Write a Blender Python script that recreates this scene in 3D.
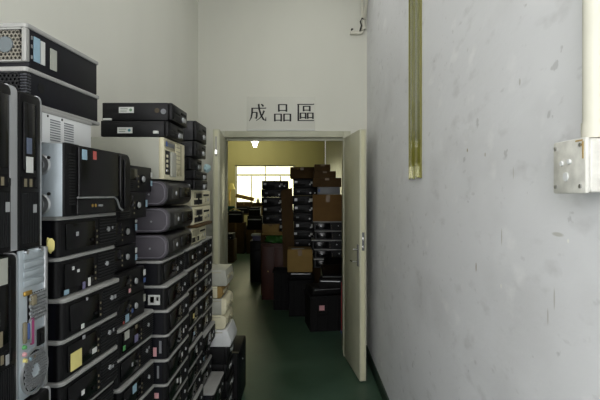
import bpy, bmesh, math, random
from mathutils import Vector, Matrix
R = math.radians
SC = bpy.context.scene
COL = SC.collection
for o in list(bpy.data.objects):
    bpy.data.objects.remove(o, do_unlink=True)

# ------------------------------------------------------------------ camera, sky, lights, exposure
EYE, F = 1.55, 470.0
cd = bpy.data.cameras.new('camera')
cd.sensor_width = 36.0
cd.lens = 36.0 * F / 600.0
cd.shift_x = -5 / 600.0
cd.shift_y = -6 / 600.0
cd.clip_start = 0.02
cam = bpy.data.objects.new('camera', cd)
cam.location = (0, 0, EYE)
cam.rotation_euler = (R(90), 0, 0)
COL.objects.link(cam)
SC.camera = cam

SC.view_settings.view_transform = 'Standard'
SC.view_settings.look = 'None'
SC.view_settings.exposure = 0.06
SC.view_settings.gamma = 1.0
SC.view_settings.use_curve_mapping = False

wd = bpy.data.worlds.new('world')
SC.world = wd
wd.use_nodes = True
_bg = wd.node_tree.nodes['Background']
_bg.inputs[0].default_value = (1.0, 1.0, 1.0, 1)          # even white overcast
_bg.inputs[1].default_value = 3.0


def area(name, loc, rot, sx, sy, power, col):
    l = bpy.data.lights.new(name, 'AREA')
    l.shape = 'RECTANGLE'
    l.size, l.size_y, l.energy, l.color = sx, sy, power, col
    o = bpy.data.objects.new(name, l)
    o.location, o.rotation_euler = loc, rot
    COL.objects.link(o)
    return o


# open doorway behind the camera (daylight), the corridor ceiling batten and lights for the far room
area('daylight_doorway', (-1.3, -3.0, 2.1), (R(90), 0, R(-16)), 2.4, 2.4, 84, (1.0, 0.985, 1.0))
area('ceiling_light', (0.05, 2.2, 3.66), (0, 0, 0), 0.25, 3.4, 12, (1.0, 0.99, 0.96))
area('window_daylight', (-1.16, 13.6, 1.7), (R(-90), 0, 0), 1.7, 1.3, 14, (1.0, 0.97, 0.66))
area('ceiling_light', (-1.6, 12.3, 3.3), (R(35), 0, 0), 1.2, 0.2, 14, (1.0, 0.95, 0.62))  # added lamp, out of view, tilted to brighten the far wall

# ------------------------------------------------------------------ materials


def lin(c):
    return tuple((v / 12.92 if v <= 0.04045 else ((v + 0.055) / 1.055) ** 2.4) for v in c)


def rgb(r, g, b):
    return lin((r / 255.0, g / 255.0, b / 255.0))


_M = {}


def mat(name, col, rough=0.5, metal=0.0, var=0.0, scale=20.0, bump=0.0, emit=None, spec=0.36, coat=0.0):
    if name in _M:
        return _M[name]
    m = bpy.data.materials.new(name)
    m.use_nodes = True
    nt = m.node_tree
    b = nt.nodes['Principled BSDF']
    c = rgb(*col)
    b.inputs['Base Color'].default_value = (*c, 1)
    b.inputs['Roughness'].default_value = rough
    b.inputs['Metallic'].default_value = metal
    b.inputs['Specular IOR Level'].default_value = spec
    b.inputs['Coat Weight'].default_value = coat
    if emit:
        b.inputs['Emission Color'].default_value = (*rgb(*emit[0]), 1)
        b.inputs['Emission Strength'].default_value = emit[1]
    if var or bump:
        tc = nt.nodes.new('ShaderNodeTexCoord')
        nz = nt.nodes.new('ShaderNodeTexNoise')
        nz.inputs['Scale'].default_value = scale
        nz.inputs['Detail'].default_value = 4
        nt.links.new(tc.outputs['Object'], nz.inputs['Vector'])
        if var:
            rp = nt.nodes.new('ShaderNodeValToRGB')
            rp.color_ramp.elements[0].position = 0.3
            rp.color_ramp.elements[1].position = 0.7
            rp.color_ramp.elements[0].color = (*[max(0, v * (1 - var)) for v in c], 1)
            rp.color_ramp.elements[1].color = (*[min(1, v * (1 + var)) for v in c], 1)
            nt.links.new(nz.outputs['Fac'], rp.inputs['Fac'])
            nt.links.new(rp.outputs['Color'], b.inputs['Base Color'])
        if bump:
            bp = nt.nodes.new('ShaderNodeBump')
            bp.inputs['Strength'].default_value = bump
            bp.inputs['Distance'].default_value = 0.004
            nt.links.new(nz.outputs['Fac'], bp.inputs['Height'])
            nt.links.new(bp.outputs['Normal'], b.inputs['Normal'])
    _M[name] = m
    return m


def wall_material(name, col, scuffs=False, spots=()):
    m = bpy.data.materials.new(name)
    m.use_nodes = True
    nt = m.node_tree
    N, L = nt.nodes.new, nt.links.new
    b = nt.nodes['Principled BSDF']
    b.inputs['Roughness'].default_value = 0.62
    tc = N('ShaderNodeTexCoord')
    base = N('ShaderNodeMixRGB')
    c = rgb(*col)
    base.inputs[1].default_value = (*[v * 0.90 for v in c], 1)
    base.inputs[2].default_value = (*[min(1, v * 1.05) for v in c], 1)
    n1 = N('ShaderNodeTexNoise')
    n1.inputs['Scale'].default_value = 1.6
    n1.inputs['Detail'].default_value = 5
    mp = N('ShaderNodeMapping')
    mp.inputs['Scale'].default_value = (1, 0.35, 0.6) if scuffs else (1, 1, 0.45)
    L(tc.outputs['Object'], mp.inputs['Vector'])
    L(mp.outputs['Vector'], n1.inputs['Vector'])
    L(n1.outputs['Fac'], base.inputs[0])
    cur = base.outputs[0]
    if scuffs:                                             # vertical smears and dirt from moving crates
        for sc, zs, lo, hi, dark, amt in ((7.0, 0.45, 0.50, 0.75, (160, 158, 156), 0.20), (24.0, 0.60, 0.60, 0.74, (128, 124, 120), 0.17),
                                          (44.0, 0.55, 0.66, 0.76, (104, 98, 92), 0.20), (60.0, 0.30, 0.70, 0.74, (92, 88, 82), 0.26), (20.0, 0.40, 0.62, 0.76, (248, 248, 248), 0.45)):
            n = N('ShaderNodeTexNoise')
            n.inputs['Scale'].default_value = sc
            n.inputs['Detail'].default_value = 3
            q = N('ShaderNodeMapping')
            q.inputs['Scale'].default_value = (1, 0.28, zs)
            q.inputs['Location'].default_value = (sc, sc * 2, sc * 0.7)
            L(tc.outputs['Object'], q.inputs['Vector'])
            L(q.outputs['Vector'], n.inputs['Vector'])
            mr = N('ShaderNodeMapRange')
            mr.inputs['From Min'].default_value = lo
            mr.inputs['From Max'].default_value = hi
            mr.inputs['To Max'].default_value = amt
            L(n.outputs['Fac'], mr.inputs['Value'])
            mx = N('ShaderNodeMixRGB')
            mx.inputs[2].default_value = (*rgb(*dark), 1)
            L(mr.outputs[0], mx.inputs[0])
            L(cur, mx.inputs[1])
            cur = mx.outputs[0]
    for (y, z, ry, rz, colr) in spots:                     # single chips and stains at their places on the wall
        q = N('ShaderNodeMapping')
        q.vector_type = 'POINT'
        q.inputs['Location'].default_value = (0, -y / ry, -z / rz)
        q.inputs['Scale'].default_value = (0, 1 / ry, 1 / rz)
        L(tc.outputs['Object'], q.inputs['Vector'])
        ln = N('ShaderNodeVectorMath')
        ln.operation = 'LENGTH'
        L(q.outputs['Vector'], ln.inputs[0])
        mr = N('ShaderNodeMapRange')
        mr.inputs['From Min'].default_value = 1.0
        mr.inputs['From Max'].default_value = 0.6
        L(ln.outputs['Value'], mr.inputs['Value'])
        mx = N('ShaderNodeMixRGB')
        mx.inputs[2].default_value = (*rgb(*colr), 1)
        L(mr.outputs[0], mx.inputs[0])
        L(cur, mx.inputs[1])
        cur = mx.outputs[0]
    L(cur, b.inputs['Base Color'])
    n2 = N('ShaderNodeTexNoise')
    n2.inputs['Scale'].default_value = 7.0
    n2.inputs['Detail'].default_value = 6
    L(mp.outputs['Vector'], n2.inputs['Vector'])
    bp = N('ShaderNodeBump')
    bp.inputs['Strength'].default_value = 1.0 if scuffs else 0.2
    bp.inputs['Distance'].default_value = 0.01
    L(n2.outputs['Fac'], bp.inputs['Height'])
    L(bp.outputs['Normal'], b.inputs['Normal'])
    return m


def floor_material():
    m = bpy.data.materials.new('green_floor_paint')
    m.use_nodes = True
    nt = m.node_tree
    N, L = nt.nodes.new, nt.links.new
    b = nt.nodes['Principled BSDF']
    tc = N('ShaderNodeTexCoord')
    n1 = N('ShaderNodeTexNoise')
    n1.inputs['Scale'].default_value = 2.2
    n1.inputs['Detail'].default_value = 8
    n1.inputs['Roughness'].default_value = 0.65
    L(tc.outputs['Object'], n1.inputs['Vector'])
    rp = N('ShaderNodeValToRGB')
    e = rp.color_ramp.elements
    e[0].position, e[0].color = 0.32, (*rgb(44, 70, 54), 1)
    e[1].position, e[1].color = 0.70, (*rgb(70, 95, 79), 1)
    L(n1.outputs['Fac'], rp.inputs['Fac'])
    n2 = N('ShaderNodeTexNoise')
    n2.inputs['Scale'].default_value = 30
    n2.inputs['Detail'].default_value = 5
    L(tc.outputs['Object'], n2.inputs['Vector'])
    mr = N('ShaderNodeMapRange')
    mr.inputs['From Min'].default_value = 0.68
    mr.inputs['From Max'].default_value = 0.78
    mr.inputs['To Max'].default_value = 0.35
    L(n2.outputs['Fac'], mr.inputs['Value'])
    mx = N('ShaderNodeMixRGB')
    mx.inputs[2].default_value = (*rgb(118, 122, 112), 1)
    L(mr.outputs[0], mx.inputs[0])
    L(rp.outputs[0], mx.inputs[1])
    L(mx.outputs[0], b.inputs['Base Color'])
    r2 = N('ShaderNodeMapRange')
    r2.inputs['To Min'].default_value = 0.32
    r2.inputs['To Max'].default_value = 0.52
    L(n1.outputs['Fac'], r2.inputs['Value'])
    L(r2.outputs[0], b.inputs['Roughness'])
    bp = N('ShaderNodeBump')
    bp.inputs['Strength'].default_value = 0.12
    bp.inputs['Distance'].default_value = 0.01
    L(n1.outputs['Fac'], bp.inputs['Height'])
    L(bp.outputs['Normal'], b.inputs['Normal'])
    return m


def glass_material():
    m = bpy.data.materials.new('window_glass')
    m.use_nodes = True
    nt = m.node_tree
    out = nt.nodes['Material Output']
    nt.nodes.remove(nt.nodes['Principled BSDF'])
    t = nt.nodes.new('ShaderNodeBsdfTransparent')
    t.inputs[0].default_value = (1.0, 0.98, 0.76, 1)
    g = nt.nodes.new('ShaderNodeBsdfGlossy')
    g.inputs['Roughness'].default_value = 0.03
    x = nt.nodes.new('ShaderNodeMixShader')
    x.inputs[0].default_value = 0.06
    nt.links.new(t.outputs[0], x.inputs[1])
    nt.links.new(g.outputs[0], x.inputs[2])
    nt.links.new(x.outputs[0], out.inputs[0])
    return m


MW = wall_material('wall_plaster', (226, 226, 216))
MWB = wall_material('dimmed_wall_plaster', (206, 206, 195))  # left wall's plaster, with shade put into the colour for the back wall
MWR = wall_material('scuffed_wall_plaster', (227, 228, 231), True, [
    (1.632, 1.296, 0.004, 0.019, (120, 92, 40)),           # brown stain
    (1.061, 1.444, 0.005, 0.006, (240, 240, 236)),         # paint chips
    (1.424, 1.271, 0.007, 0.008, (236, 236, 232)),
    (1.72, 1.71, 0.007, 0.008, (160, 150, 120)), (1.55, 1.68, 0.006, 0.008, (180, 176, 166)),
    (1.30, 1.86, 0.006, 0.012, (196, 196, 193)), (1.34, 1.61, 0.004, 0.02, (196, 195, 191)),
    (1.105, 1.455, 0.03, 0.006, (196, 196, 192)), (1.12, 1.30, 0.004, 0.03, (192, 191, 188)),
    (1.15, 1.25, 0.004, 0.024, (192, 190, 188)), (1.42, 1.42, 0.004, 0.03, (190, 188, 182)),
])
MY = wall_material('far_room_plaster', (196, 190, 138))
MFL = floor_material()
MCEIL = mat('ceiling_paint', (214, 214, 206), 0.8, var=0.03, scale=2)
MGRN = mat('green_skirting_paint', (44, 66, 54), 0.45, var=0.25, scale=9)
MDOOR = mat('cream_door_paint', (184, 183, 160), 0.42, var=0.06, scale=5)
MDFR = mat('grey_door_frame_paint', (176, 176, 156), 0.4, var=0.08, scale=6)
MALU = mat('brushed_steel', (178, 180, 182), 0.35, 0.8, var=0.06, scale=30)
MCHR = mat('chrome', (210, 210, 210), 0.15, 1.0)
MGALV = mat('galvanised_steel', (186, 196, 202), 0.42, 0.55, var=0.10, scale=14)
MLID = mat('silver_grey_lid', (158, 158, 155), 0.45, 0.1, var=0.05, scale=25)
MBAND = mat('silver_plastic', (168, 170, 172), 0.38, 0.3)
MNAVY = mat('blue_black_metal', (15, 16, 23), 0.48, spec=0.2, var=0.10, scale=18)
MBLK = mat('black_plastic', (9, 9, 11), 0.42, spec=0.2, var=0.12, scale=30)
MBLK2 = mat('matt_black_plastic', (12, 12, 14), 0.6, spec=0.2, var=0.12, scale=30)
MGLS = mat('gloss_black_plastic', (9, 9, 11), 0.16, spec=0.22)
MDEEP = mat('dark_recess', (5, 5, 6), 0.8)
MSLAT = mat('black_grille', (24, 25, 27), 0.5, spec=0.25)
MDGREY = mat('dark_grey_metal', (34, 34, 37), 0.45, var=0.06, scale=15)
MRSIDE = mat('purple_grey_plastic', (78, 74, 81), 0.55, var=0.06, scale=12)
MRFRONT = mat('charcoal_bezel', (26, 25, 26), 0.35, var=0.08, scale=20)
MBEIGE = mat('beige_plastic', (216, 210, 180), 0.5, var=0.05, scale=12)
MBEIGE2 = mat('darker_beige_plastic', (166, 160, 134), 0.5)
MPUTTY = mat('putty_grey_steel', (168, 168, 156), 0.45, var=0.04, scale=10)
MWHT = mat('white_plastic', (214, 216, 216), 0.5, var=0.03, scale=10)
MPAPER = mat('white_paper', (204, 206, 202), 0.8)
MPRINT = mat('printed_ink', (48, 48, 50), 0.7)
MYEL = mat('pale_yellow_note', (218, 206, 132), 0.8, var=0.05)
MBLUE = mat('light_blue_sticker', (146, 176, 192), 0.5)
MDBLUE = mat('blue_ink', (74, 96, 150), 0.5)
MRED = mat('red_sticker', (176, 86, 80), 0.5)
MPNK = mat('pink_sticker', (214, 160, 164), 0.7)
MGRS = mat('green_sticker', (90, 160, 96), 0.5)
MPURP = mat('violet_sticker', (112, 108, 140), 0.5)
MTAN = mat('tan_port_plastic', (124, 116, 94), 0.5)
MMAG = mat('magenta_connector', (150, 64, 108), 0.5)
MBRASS = mat('brass', (196, 160, 84), 0.3, 0.9)
MCARD = mat('brown_cardboard', (108, 80, 42), 0.85, var=0.10, scale=8)
MCARD2 = mat('dark_brown_cardboard', (76, 56, 28), 0.85, var=0.12, scale=8)
MCARD3 = mat('tan_cardboard', (140, 114, 64), 0.85, var=0.08, scale=8)
MTAPE = mat('parcel_tape', (112, 86, 46), 0.35)
MWOODR = mat('red_brown_wood', (70, 36, 28), 0.5, var=0.2, scale=6)
MWOOD = mat('bench_wood', (74, 58, 30), 0.5, var=0.15, scale=6)
MSIGN = mat('sign_card', (202, 202, 192), 0.5, var=0.02, scale=6)
MINK = mat('black_lettering', (30, 30, 32), 0.6)
MCONDUIT = mat('white_conduit_pvc', (206, 204, 190), 0.4, var=0.04, scale=12)
MBOXW = mat('white_electrical_box', (206, 205, 198), 0.4, var=0.16, scale=32)
MRUST = mat('ochre_stain', (176, 150, 96), 0.7)
MWIRE = mat('dark_wire', (40, 38, 36), 0.5)
MGBAG = mat('green_plastic_bag', (44, 92, 34), 0.3, var=0.25, scale=18)
MREDP = mat('red_plastic', (150, 26, 34), 0.45)
MTEAL = mat('teal_plastic', (40, 92, 84), 0.45)
MGREYC = mat('grey_case', (120, 122, 126), 0.5)
MLAMP = mat('lit_lamp_tube', (255, 255, 240), 0.5, emit=((255, 255, 236), 14.0))
MCRT = mat('dull_black_crate', (11, 11, 12), 0.7, spec=0.2)
MGLASS = glass_material()


def strip_material():
    m = mat('olive_plastic_film', (128, 124, 38), 0.12, var=0.0)
    nt = m.node_tree
    N, L = nt.nodes.new, nt.links.new
    b = nt.nodes['Principled BSDF']
    tc = N('ShaderNodeTexCoord')
    mp = N('ShaderNodeMapping')
    mp.inputs['Scale'].default_value = (1, 28, 0.7)
    L(tc.outputs['Object'], mp.inputs['Vector'])
    n = N('ShaderNodeTexNoise')
    n.inputs['Scale'].default_value = 2.0
    n.inputs['Detail'].default_value = 3
    L(mp.outputs['Vector'], n.inputs['Vector'])
    rp = N('ShaderNodeValToRGB')
    rp.color_ramp.elements[0].position = 0.3
    rp.color_ramp.elements[0].color = (*rgb(98, 100, 36), 1)
    rp.color_ramp.elements[1].position = 0.7
    rp.color_ramp.elements[1].color = (*rgb(126, 126, 48), 1)
    L(n.outputs['Fac'], rp.inputs['Fac'])
    L(rp.outputs['Color'], b.inputs['Base Color'])
    bp = N('ShaderNodeBump')
    bp.inputs['Strength'].default_value = 0.25
    bp.inputs['Distance'].default_value = 0.004
    L(n.outputs['Fac'], bp.inputs['Height'])
    L(bp.outputs['Normal'], b.inputs['Normal'])
    return m


MSTRIP = strip_material()

# ------------------------------------------------------------------ mesh helpers


class G:
    """collects solids; .obj() links them as ONE mesh object"""

    def __init__(self):
        self.bm = bmesh.new()

    def _add(self, b2):
        me = bpy.data.meshes.new('tmp')
        b2.to_mesh(me)
        b2.free()
        self.bm.from_mesh(me)
        bpy.data.meshes.remove(me)

    def box(self, x0, x1, y0, y1, z0, z1, bev=0.0, seg=2, M=None):
        b = bmesh.new()
        bmesh.ops.create_cube(b, size=1.0)
        for v in b.verts:
            v.co = Vector(((x0 + x1) / 2 + v.co.x * (x1 - x0), (y0 + y1) / 2 + v.co.y * (y1 - y0), (z0 + z1) / 2 + v.co.z * (z1 - z0)))
        if bev > 0:
            bmesh.ops.bevel(b, geom=b.edges[:], offset=bev, segments=seg, affect='EDGES', profile=0.5)
        if M:
            b.transform(M)
        self._add(b)
        return self

    def prism(self, poly, a0, a1, axis='z', bev=0.0):
        """poly: 2-D outline, extruded along axis from a0 to a1 (z: xy, y: xz, x: yz)"""
        b = bmesh.new()

        def P(p, a):
            return {'z': (p[0], p[1], a), 'y': (p[0], a, p[1]), 'x': (a, p[0], p[1])}[axis]
        v0 = [b.verts.new(P(p, a0)) for p in poly]
        v1 = [b.verts.new(P(p, a1)) for p in poly]
        n = len(poly)
        b.faces.new(v0)
        b.faces.new(v1)
        for i in range(n):
            b.faces.new((v0[i], v0[(i + 1) % n], v1[(i + 1) % n], v1[i]))
        bmesh.ops.recalc_face_normals(b, faces=b.faces[:])
        if bev > 0:
            es = [e for e in b.edges if abs({'z': e.verts[0].co.z - e.verts[1].co.z, 'y': e.verts[0].co.y - e.verts[1].co.y, 'x': e.verts[0].co.x - e.verts[1].co.x}[axis]) < 1e-7]
            bmesh.ops.bevel(b, geom=es, offset=bev, segments=2, affect='EDGES', profile=0.5)
        self._add(b)
        return self

    def cyl(self, p0, p1, r0, r1=None, n=16):
        r1 = r0 if r1 is None else r1
        p0, p1 = Vector(p0), Vector(p1)
        d = p1 - p0
        b = bmesh.new()
        bmesh.ops.create_cone(b, cap_ends=True, segments=n, radius1=r0, radius2=max(r1, 1e-5), depth=d.length)
        b.transform(Matrix.Translation((p0 + p1) / 2) @ d.to_track_quat('Z', 'Y').to_matrix().to_4x4())
        self._add(b)
        return self

    def ring(self, c, r0, r1, x0, x1, n=24):
        """flat ring about the X axis"""
        b = bmesh.new()
        rows = []
        for r, x in ((r0, x0), (r0, x1), (r1, x1), (r1, x0)):
            rows.append([b.verts.new((x, c[0] + r * math.cos(2 * math.pi * i / n), c[1] + r * math.sin(2 * math.pi * i / n))) for i in range(n)])
        for k in range(4):
            A, B = rows[k], rows[(k + 1) % 4]
            for i in range(n):
                b.faces.new((A[i], A[(i + 1) % n], B[(i + 1) % n], B[i]))
        bmesh.ops.recalc_face_normals(b, faces=b.faces[:])
        self._add(b)
        return self

    def tube(self, pts, r, n=10):
        b = bmesh.new()
        pts = [Vector(p) for p in pts]
        rows = []
        up = Vector((0.31, 0.17, 0.93)).normalized()
        for i, p in enumerate(pts):
            t = (pts[min(i + 1, len(pts) - 1)] - pts[max(i - 1, 0)]).normalized()
            a = t.cross(up).normalized()
            c = t.cross(a)
            rows.append([b.verts.new(p + (a * math.cos(2 * math.pi * k / n) + c * math.sin(2 * math.pi * k / n)) * r) for k in range(n)])
        for A, B in zip(rows, rows[1:]):
            for k in range(n):
                b.faces.new((A[k], A[(k + 1) % n], B[(k + 1) % n], B[k]))
        b.faces.new(rows[0])
        b.faces.new(rows[-1])
        bmesh.ops.recalc_face_normals(b, faces=b.faces[:])
        self._add(b)
        return self

    def hexmesh(self, u0, u1, v0, v1, s, t, w, plane, a, skip=None):
        """perforated steel: hexagonal holes of pitch s, web w, thickness t in plane 'y' (uv = xz) or 'x' (uv = yz)"""
        b = bmesh.new()
        dy = s * 0.866
        j = 0
        v = v0 + s / 2
        while v < v1 - s * 0.35:
            u = u0 + s / 2 + (s / 2 if j % 2 else 0)
            while u < u1 - s * 0.35:
                if not (skip and skip(u, v)):
                    rows = []
                    for rr, aa in ((s * 0.578, a), (s * 0.578 - w, a), (s * 0.578 - w, a + t)):
                        rows.append([b.verts.new(((u + rr * math.sin(k * math.pi / 3), aa, v + rr * math.cos(k * math.pi / 3)) if plane == 'y'
                                                  else (aa, u + rr * math.sin(k * math.pi / 3), v + rr * math.cos(k * math.pi / 3)))) for k in range(6)])
                    for A, B in zip(rows, rows[1:]):
                        for k in range(6):
                            b.faces.new((A[k], A[(k + 1) % 6], B[(k + 1) % 6], B[k]))
                u += s
            v += dy
            j += 1
        self._add(b)
        return self

    def mesh(self, name):
        me = bpy.data.meshes.new(name)
        self.bm.to_mesh(me)
        self.bm.free()
        me.polygons.foreach_set('use_smooth', [True] * len(me.polygons))
        me.set_sharp_from_angle(angle=R(32))
        return me


_CACHE = {}


def part(name, key, make, material, parent=None, loc=(0, 0, 0), rot=(0, 0, 0), label=None, stuff=False):
    """one mesh object; alike pieces (same key and material) share mesh data"""
    k = (key, material.name)
    me = _CACHE.get(k)
    if me is None:
        g = make() if callable(make) else make
        me = g.mesh(name)
        me.materials.append(material)
        if key is not None:
            _CACHE[k] = me
    o = bpy.data.objects.new(name, me)
    o.location, o.rotation_euler = loc, rot
    if parent:
        o.parent = parent
    if label:
        o['label'] = label
    if stuff:
        o['kind'] = 'stuff'
    COL.objects.link(o)
    return o


def tag(o, label, cat, group=None):
    o['label'], o['category'] = label, cat
    if group:
        o['group'] = group
    return o


def thing(name, label, cat, loc=(0, 0, 0), rz=0.0, group=None):
    o = bpy.data.objects.new(name, None)
    o.empty_display_size = 0.05
    o.location, o.rotation_euler = loc, (0, 0, rz)
    COL.objects.link(o)
    return tag(o, label, cat, group)


def struct(name, g, material, parent=None):
    o = part(name, None, g, material, parent)
    if parent is None:
        o['kind'] = 'structure'
    return o


def copy_thing(src, loc, rz, label, group=None):
    r = src.copy()
    r.location, r.rotation_euler = loc, (0, 0, rz)
    COL.objects.link(r)
    r['label'] = label
    if group:
        r['group'] = group
    for ch in list(src.children):
        c = ch.copy()
        COL.objects.link(c)
        c.parent = r
        for g2 in list(ch.children):
            d = g2.copy()
            COL.objects.link(d)
            d.parent = c
    return r


def rrect(x0, x1, y0, y1, r, corners=(1, 1, 1, 1), n=5):
    """rounded rectangle outline; corners: (x0y0, x1y0, x1y1, x0y1)"""
    out = []
    for (cx, cy, a0, on, px, py) in ((x0 + r, y0 + r, 180, corners[0], x0, y0), (x1 - r, y0 + r, 270, corners[1], x1, y0),
                                     (x1 - r, y1 - r, 0, corners[2], x1, y1), (x0 + r, y1 - r, 90, corners[3], x0, y1)):
        if on:
            for i in range(n + 1):
                a = R(a0 + 90 * i / n)
                out.append((cx + r * math.cos(a), cy + r * math.sin(a)))
        else:
            out.append((px, py))
    return out


# ------------------------------------------------------------------ the setting
XL, XR, YB, YF = -1.025, 0.594, 4.5, 13.8            # left wall, right wall, partition with the doorway, far wall
DX0, DX1, DZ = -0.80, 0.40, 2.12                      # doorway
struct('floor', G().box(-3.8, 0.8, -4.0, 14.2, -0.12, 0.0), MFL)
struct('ceiling', G().box(-1.2, 0.8, -2.6, YB + 0.15, 3.72, 3.84).box(-3.8, 0.8, YB + 0.15, 14.2, 3.42, 3.55), MCEIL)
struct('wall_left', G().box(XL - 0.12, XL, -0.4, YB, 0, 3.72), MW)
struct('wall_right', G().box(XR, XR + 0.14, -2.6, YB + 0.15, 0, 3.72), MWR)
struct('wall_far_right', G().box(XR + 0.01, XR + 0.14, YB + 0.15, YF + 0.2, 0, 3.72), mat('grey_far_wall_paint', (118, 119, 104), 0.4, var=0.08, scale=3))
struct('wall_back', G().box(-3.75, DX0, YB, YB + 0.15, 0, 3.72).box(DX1, XR, YB, YB + 0.15, 0, 3.72).box(DX0, DX1, YB, YB + 0.15, DZ, 3.72), MWB)
struct('wall_far_left', G().box(-3.75, -3.6, YB + 0.15, YF, 0, 3.42), MY)
WX0, WX1, WZ0, WZ1 = -2.05, -0.30, 1.02, 2.40         # far window opening
struct('wall_far', G().box(-3.75, WX0, YF, YF + 0.2, 0, 3.42).box(WX1, XR, YF, YF + 0.2, 0, 3.42)
       .box(WX0, WX1, YF, YF + 0.2, 0, WZ0).box(WX0, WX1, YF, YF + 0.2, WZ1, 3.42), MY)
struct('baseboard_right', G().box(XR - 0.012, XR, -2.6, YB, 0, 0.105, 0.003), MGRN)
struct('baseboard_left', G().box(XL, XL + 0.012, -0.4, YB - 0.012, 0, 0.105, 0.003), MGRN)
struct('baseboard_back', G().box(DX1 + 0.07, XR - 0.012, YB - 0.012, YB, 0, 0.105, 0.003), MGRN)

# window with frame, transom, mullions and panes
win = struct('window_1', G().box(WX0, WX0 + 0.05, YF + 0.04, YF + 0.10, WZ0, WZ1).box(WX1 - 0.05, WX1, YF + 0.04, YF + 0.10, WZ0, WZ1)
             .box(WX0, WX1, YF + 0.04, YF + 0.10, WZ0, WZ0 + 0.05).box(WX0, WX1, YF + 0.04, YF + 0.10, WZ1 - 0.04, WZ1), MWHT)
part('transom', None, G().box(WX0 + 0.05, WX1 - 0.05, YF + 0.04, YF + 0.10, 2.085, 2.135), MWHT, win)
for x in (-1.585, -1.17, -0.72):
    part('mullion', ('mul',), lambda: G().box(-0.018, 0.018, 0, 0.05, 0, 1.0), MWHT, win, (x, YF + 0.045, WZ0 + 0.06))
part('mullion', None, G().box(-1.185, -1.155, YF + 0.045, YF + 0.095, 2.135, WZ1 - 0.04), MWHT, win)
for a, b in ((WX0 + 0.05, -1.603), (-1.567, -1.188), (-1.152, -0.738), (-0.702, WX1 - 0.05)):
    part('pane', None, G().box(a, b, YF + 0.065, YF + 0.071, WZ0 + 0.05, 2.085), MGLASS, win)
for a, b in ((WX0 + 0.05, -1.185), (-1.155, WX1 - 0.05)):
    part('pane', None, G().box(a, b, YF + 0.065, YF + 0.071, 2.135, WZ1 - 0.04), MGLASS, win)

# door frame and the two leaves standing open towards the corridor
fr = struct('trim_1', G().box(DX0 - 0.035, DX0 + 0.034, YB - 0.02, YB + 0.17, 0, 2.15, 0.004), MDFR)
part('head', None, G().box(DX0 + 0.034, DX1 - 0.034, YB - 0.02, YB + 0.17, 2.09, 2.15, 0.004), MDFR, fr)
part('jamb', None, G().box(DX1 - 0.034, DX1 + 0.035, YB - 0.02, YB + 0.17, 0, 2.15, 0.004), MDFR, fr)
part('door_stop', None, G().box(DX0 + 0.034, DX1 - 0.034, YB + 0.06, YB + 0.09, 2.068, 2.09), MDFR, fr)


def door_leaf(name, hinge, rz, sx, locks):
    """leaf runs from the hinge along local -Y (towards the corridor); thickness towards local sx*X"""
    d = part(name, None, G().box(min(0, sx * 0.055), max(0, sx * 0.055), -0.625, 0.0, 0.012, 2.082, 0.003), MDOOR, None, (hinge[0], hinge[1], 0), (0, 0, rz))
    d['kind'] = 'structure'
    part('edge_strip', None, G().box(sx * 0.014, sx * 0.041, -0.6275, -0.625, 0.02, 2.07), mat('pale_edge_paint', (196, 194, 164), 0.4), d)
    for z in (0.25, 1.1, 1.9):
        part('hinge', ('hinge',), lambda: G().cyl((0, 0, -0.05), (0, 0, 0.05), 0.008), MALU, d, (sx * 0.058, -0.004, z))
    if locks == 'right':
        part('lock_plate', None, G().box(sx * 0.018, sx * 0.040, -0.630, -0.6275, 1.085, 1.235, 0.001), mat('grey_lock_steel', (110, 112, 112), 0.5, 0.3), d)
        part('latch', None, G().box(sx * 0.022, sx * 0.034, -0.638, -0.630, 1.165, 1.195, 0.002), MCHR, d)
        part('latch', None, G().box(sx * 0.022, sx * 0.034, -0.634, -0.630, 1.105, 1.125, 0.002), MCHR, d)
        h = part('handle', None, G().box(-0.008, 0, -0.600, -0.555, 0.95, 1.13, 0.003), mat('grey_lock_steel', (110, 112, 112), 0.5, 0.3), d)
        part('lever', None, G().cyl((-0.008, -0.578, 0.99), (-0.045, -0.578, 0.99), 0.008).tube([(-0.045, -0.583, 0.99), (-0.047, -0.55, 0.989), (-0.046, -0.50, 0.987)], 0.007), MCHR, h)
        part('thumb_turn', None, G().cyl((-0.008, -0.578, 1.09), (-0.03, -0.578, 1.09), 0.010).box(-0.042, -0.03, -0.588, -0.568, 1.085, 1.095, 0.002), MCHR, h)
    else:
        for z0, z1 in ((1.86, 2.02), (0.10, 0.26)):
            f = part('flush_bolt', None, G().box(sx * 0.021, sx * 0.036, -0.630, -0.6275, z0, z1, 0.001), mat('worn_steel', (150, 150, 140), 0.5, 0.4), d)
            part('bolt_knob', None, G().box(sx * 0.024, sx * 0.034, -0.636, -0.630, z0 + 0.02, z0 + 0.05, 0.002), MCHR, f)
    return d


door_leaf('door_1', (0.372, YB - 0.025), R(7.0), 1, 'right')
door_leaf('door_2', (-0.765, YB - 0.025), R(6.0), -1, 'left')

# ------------------------------------------------------------------ sign above the doorway: three characters
sg = thing('wall_sign', 'white rectangular sign with three black Chinese characters above the doorway', 'sign', (-0.555, YB, 2.155))
part('board', None, G().box(0, 0.651, -0.006, 0, 0, 0.326, 0.001), MSIGN, sg)
part('bottom_rail', None, G().box(0, 0.651, -0.012, -0.006, 0.0, 0.012, 0.001), MPAPER, sg)


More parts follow.
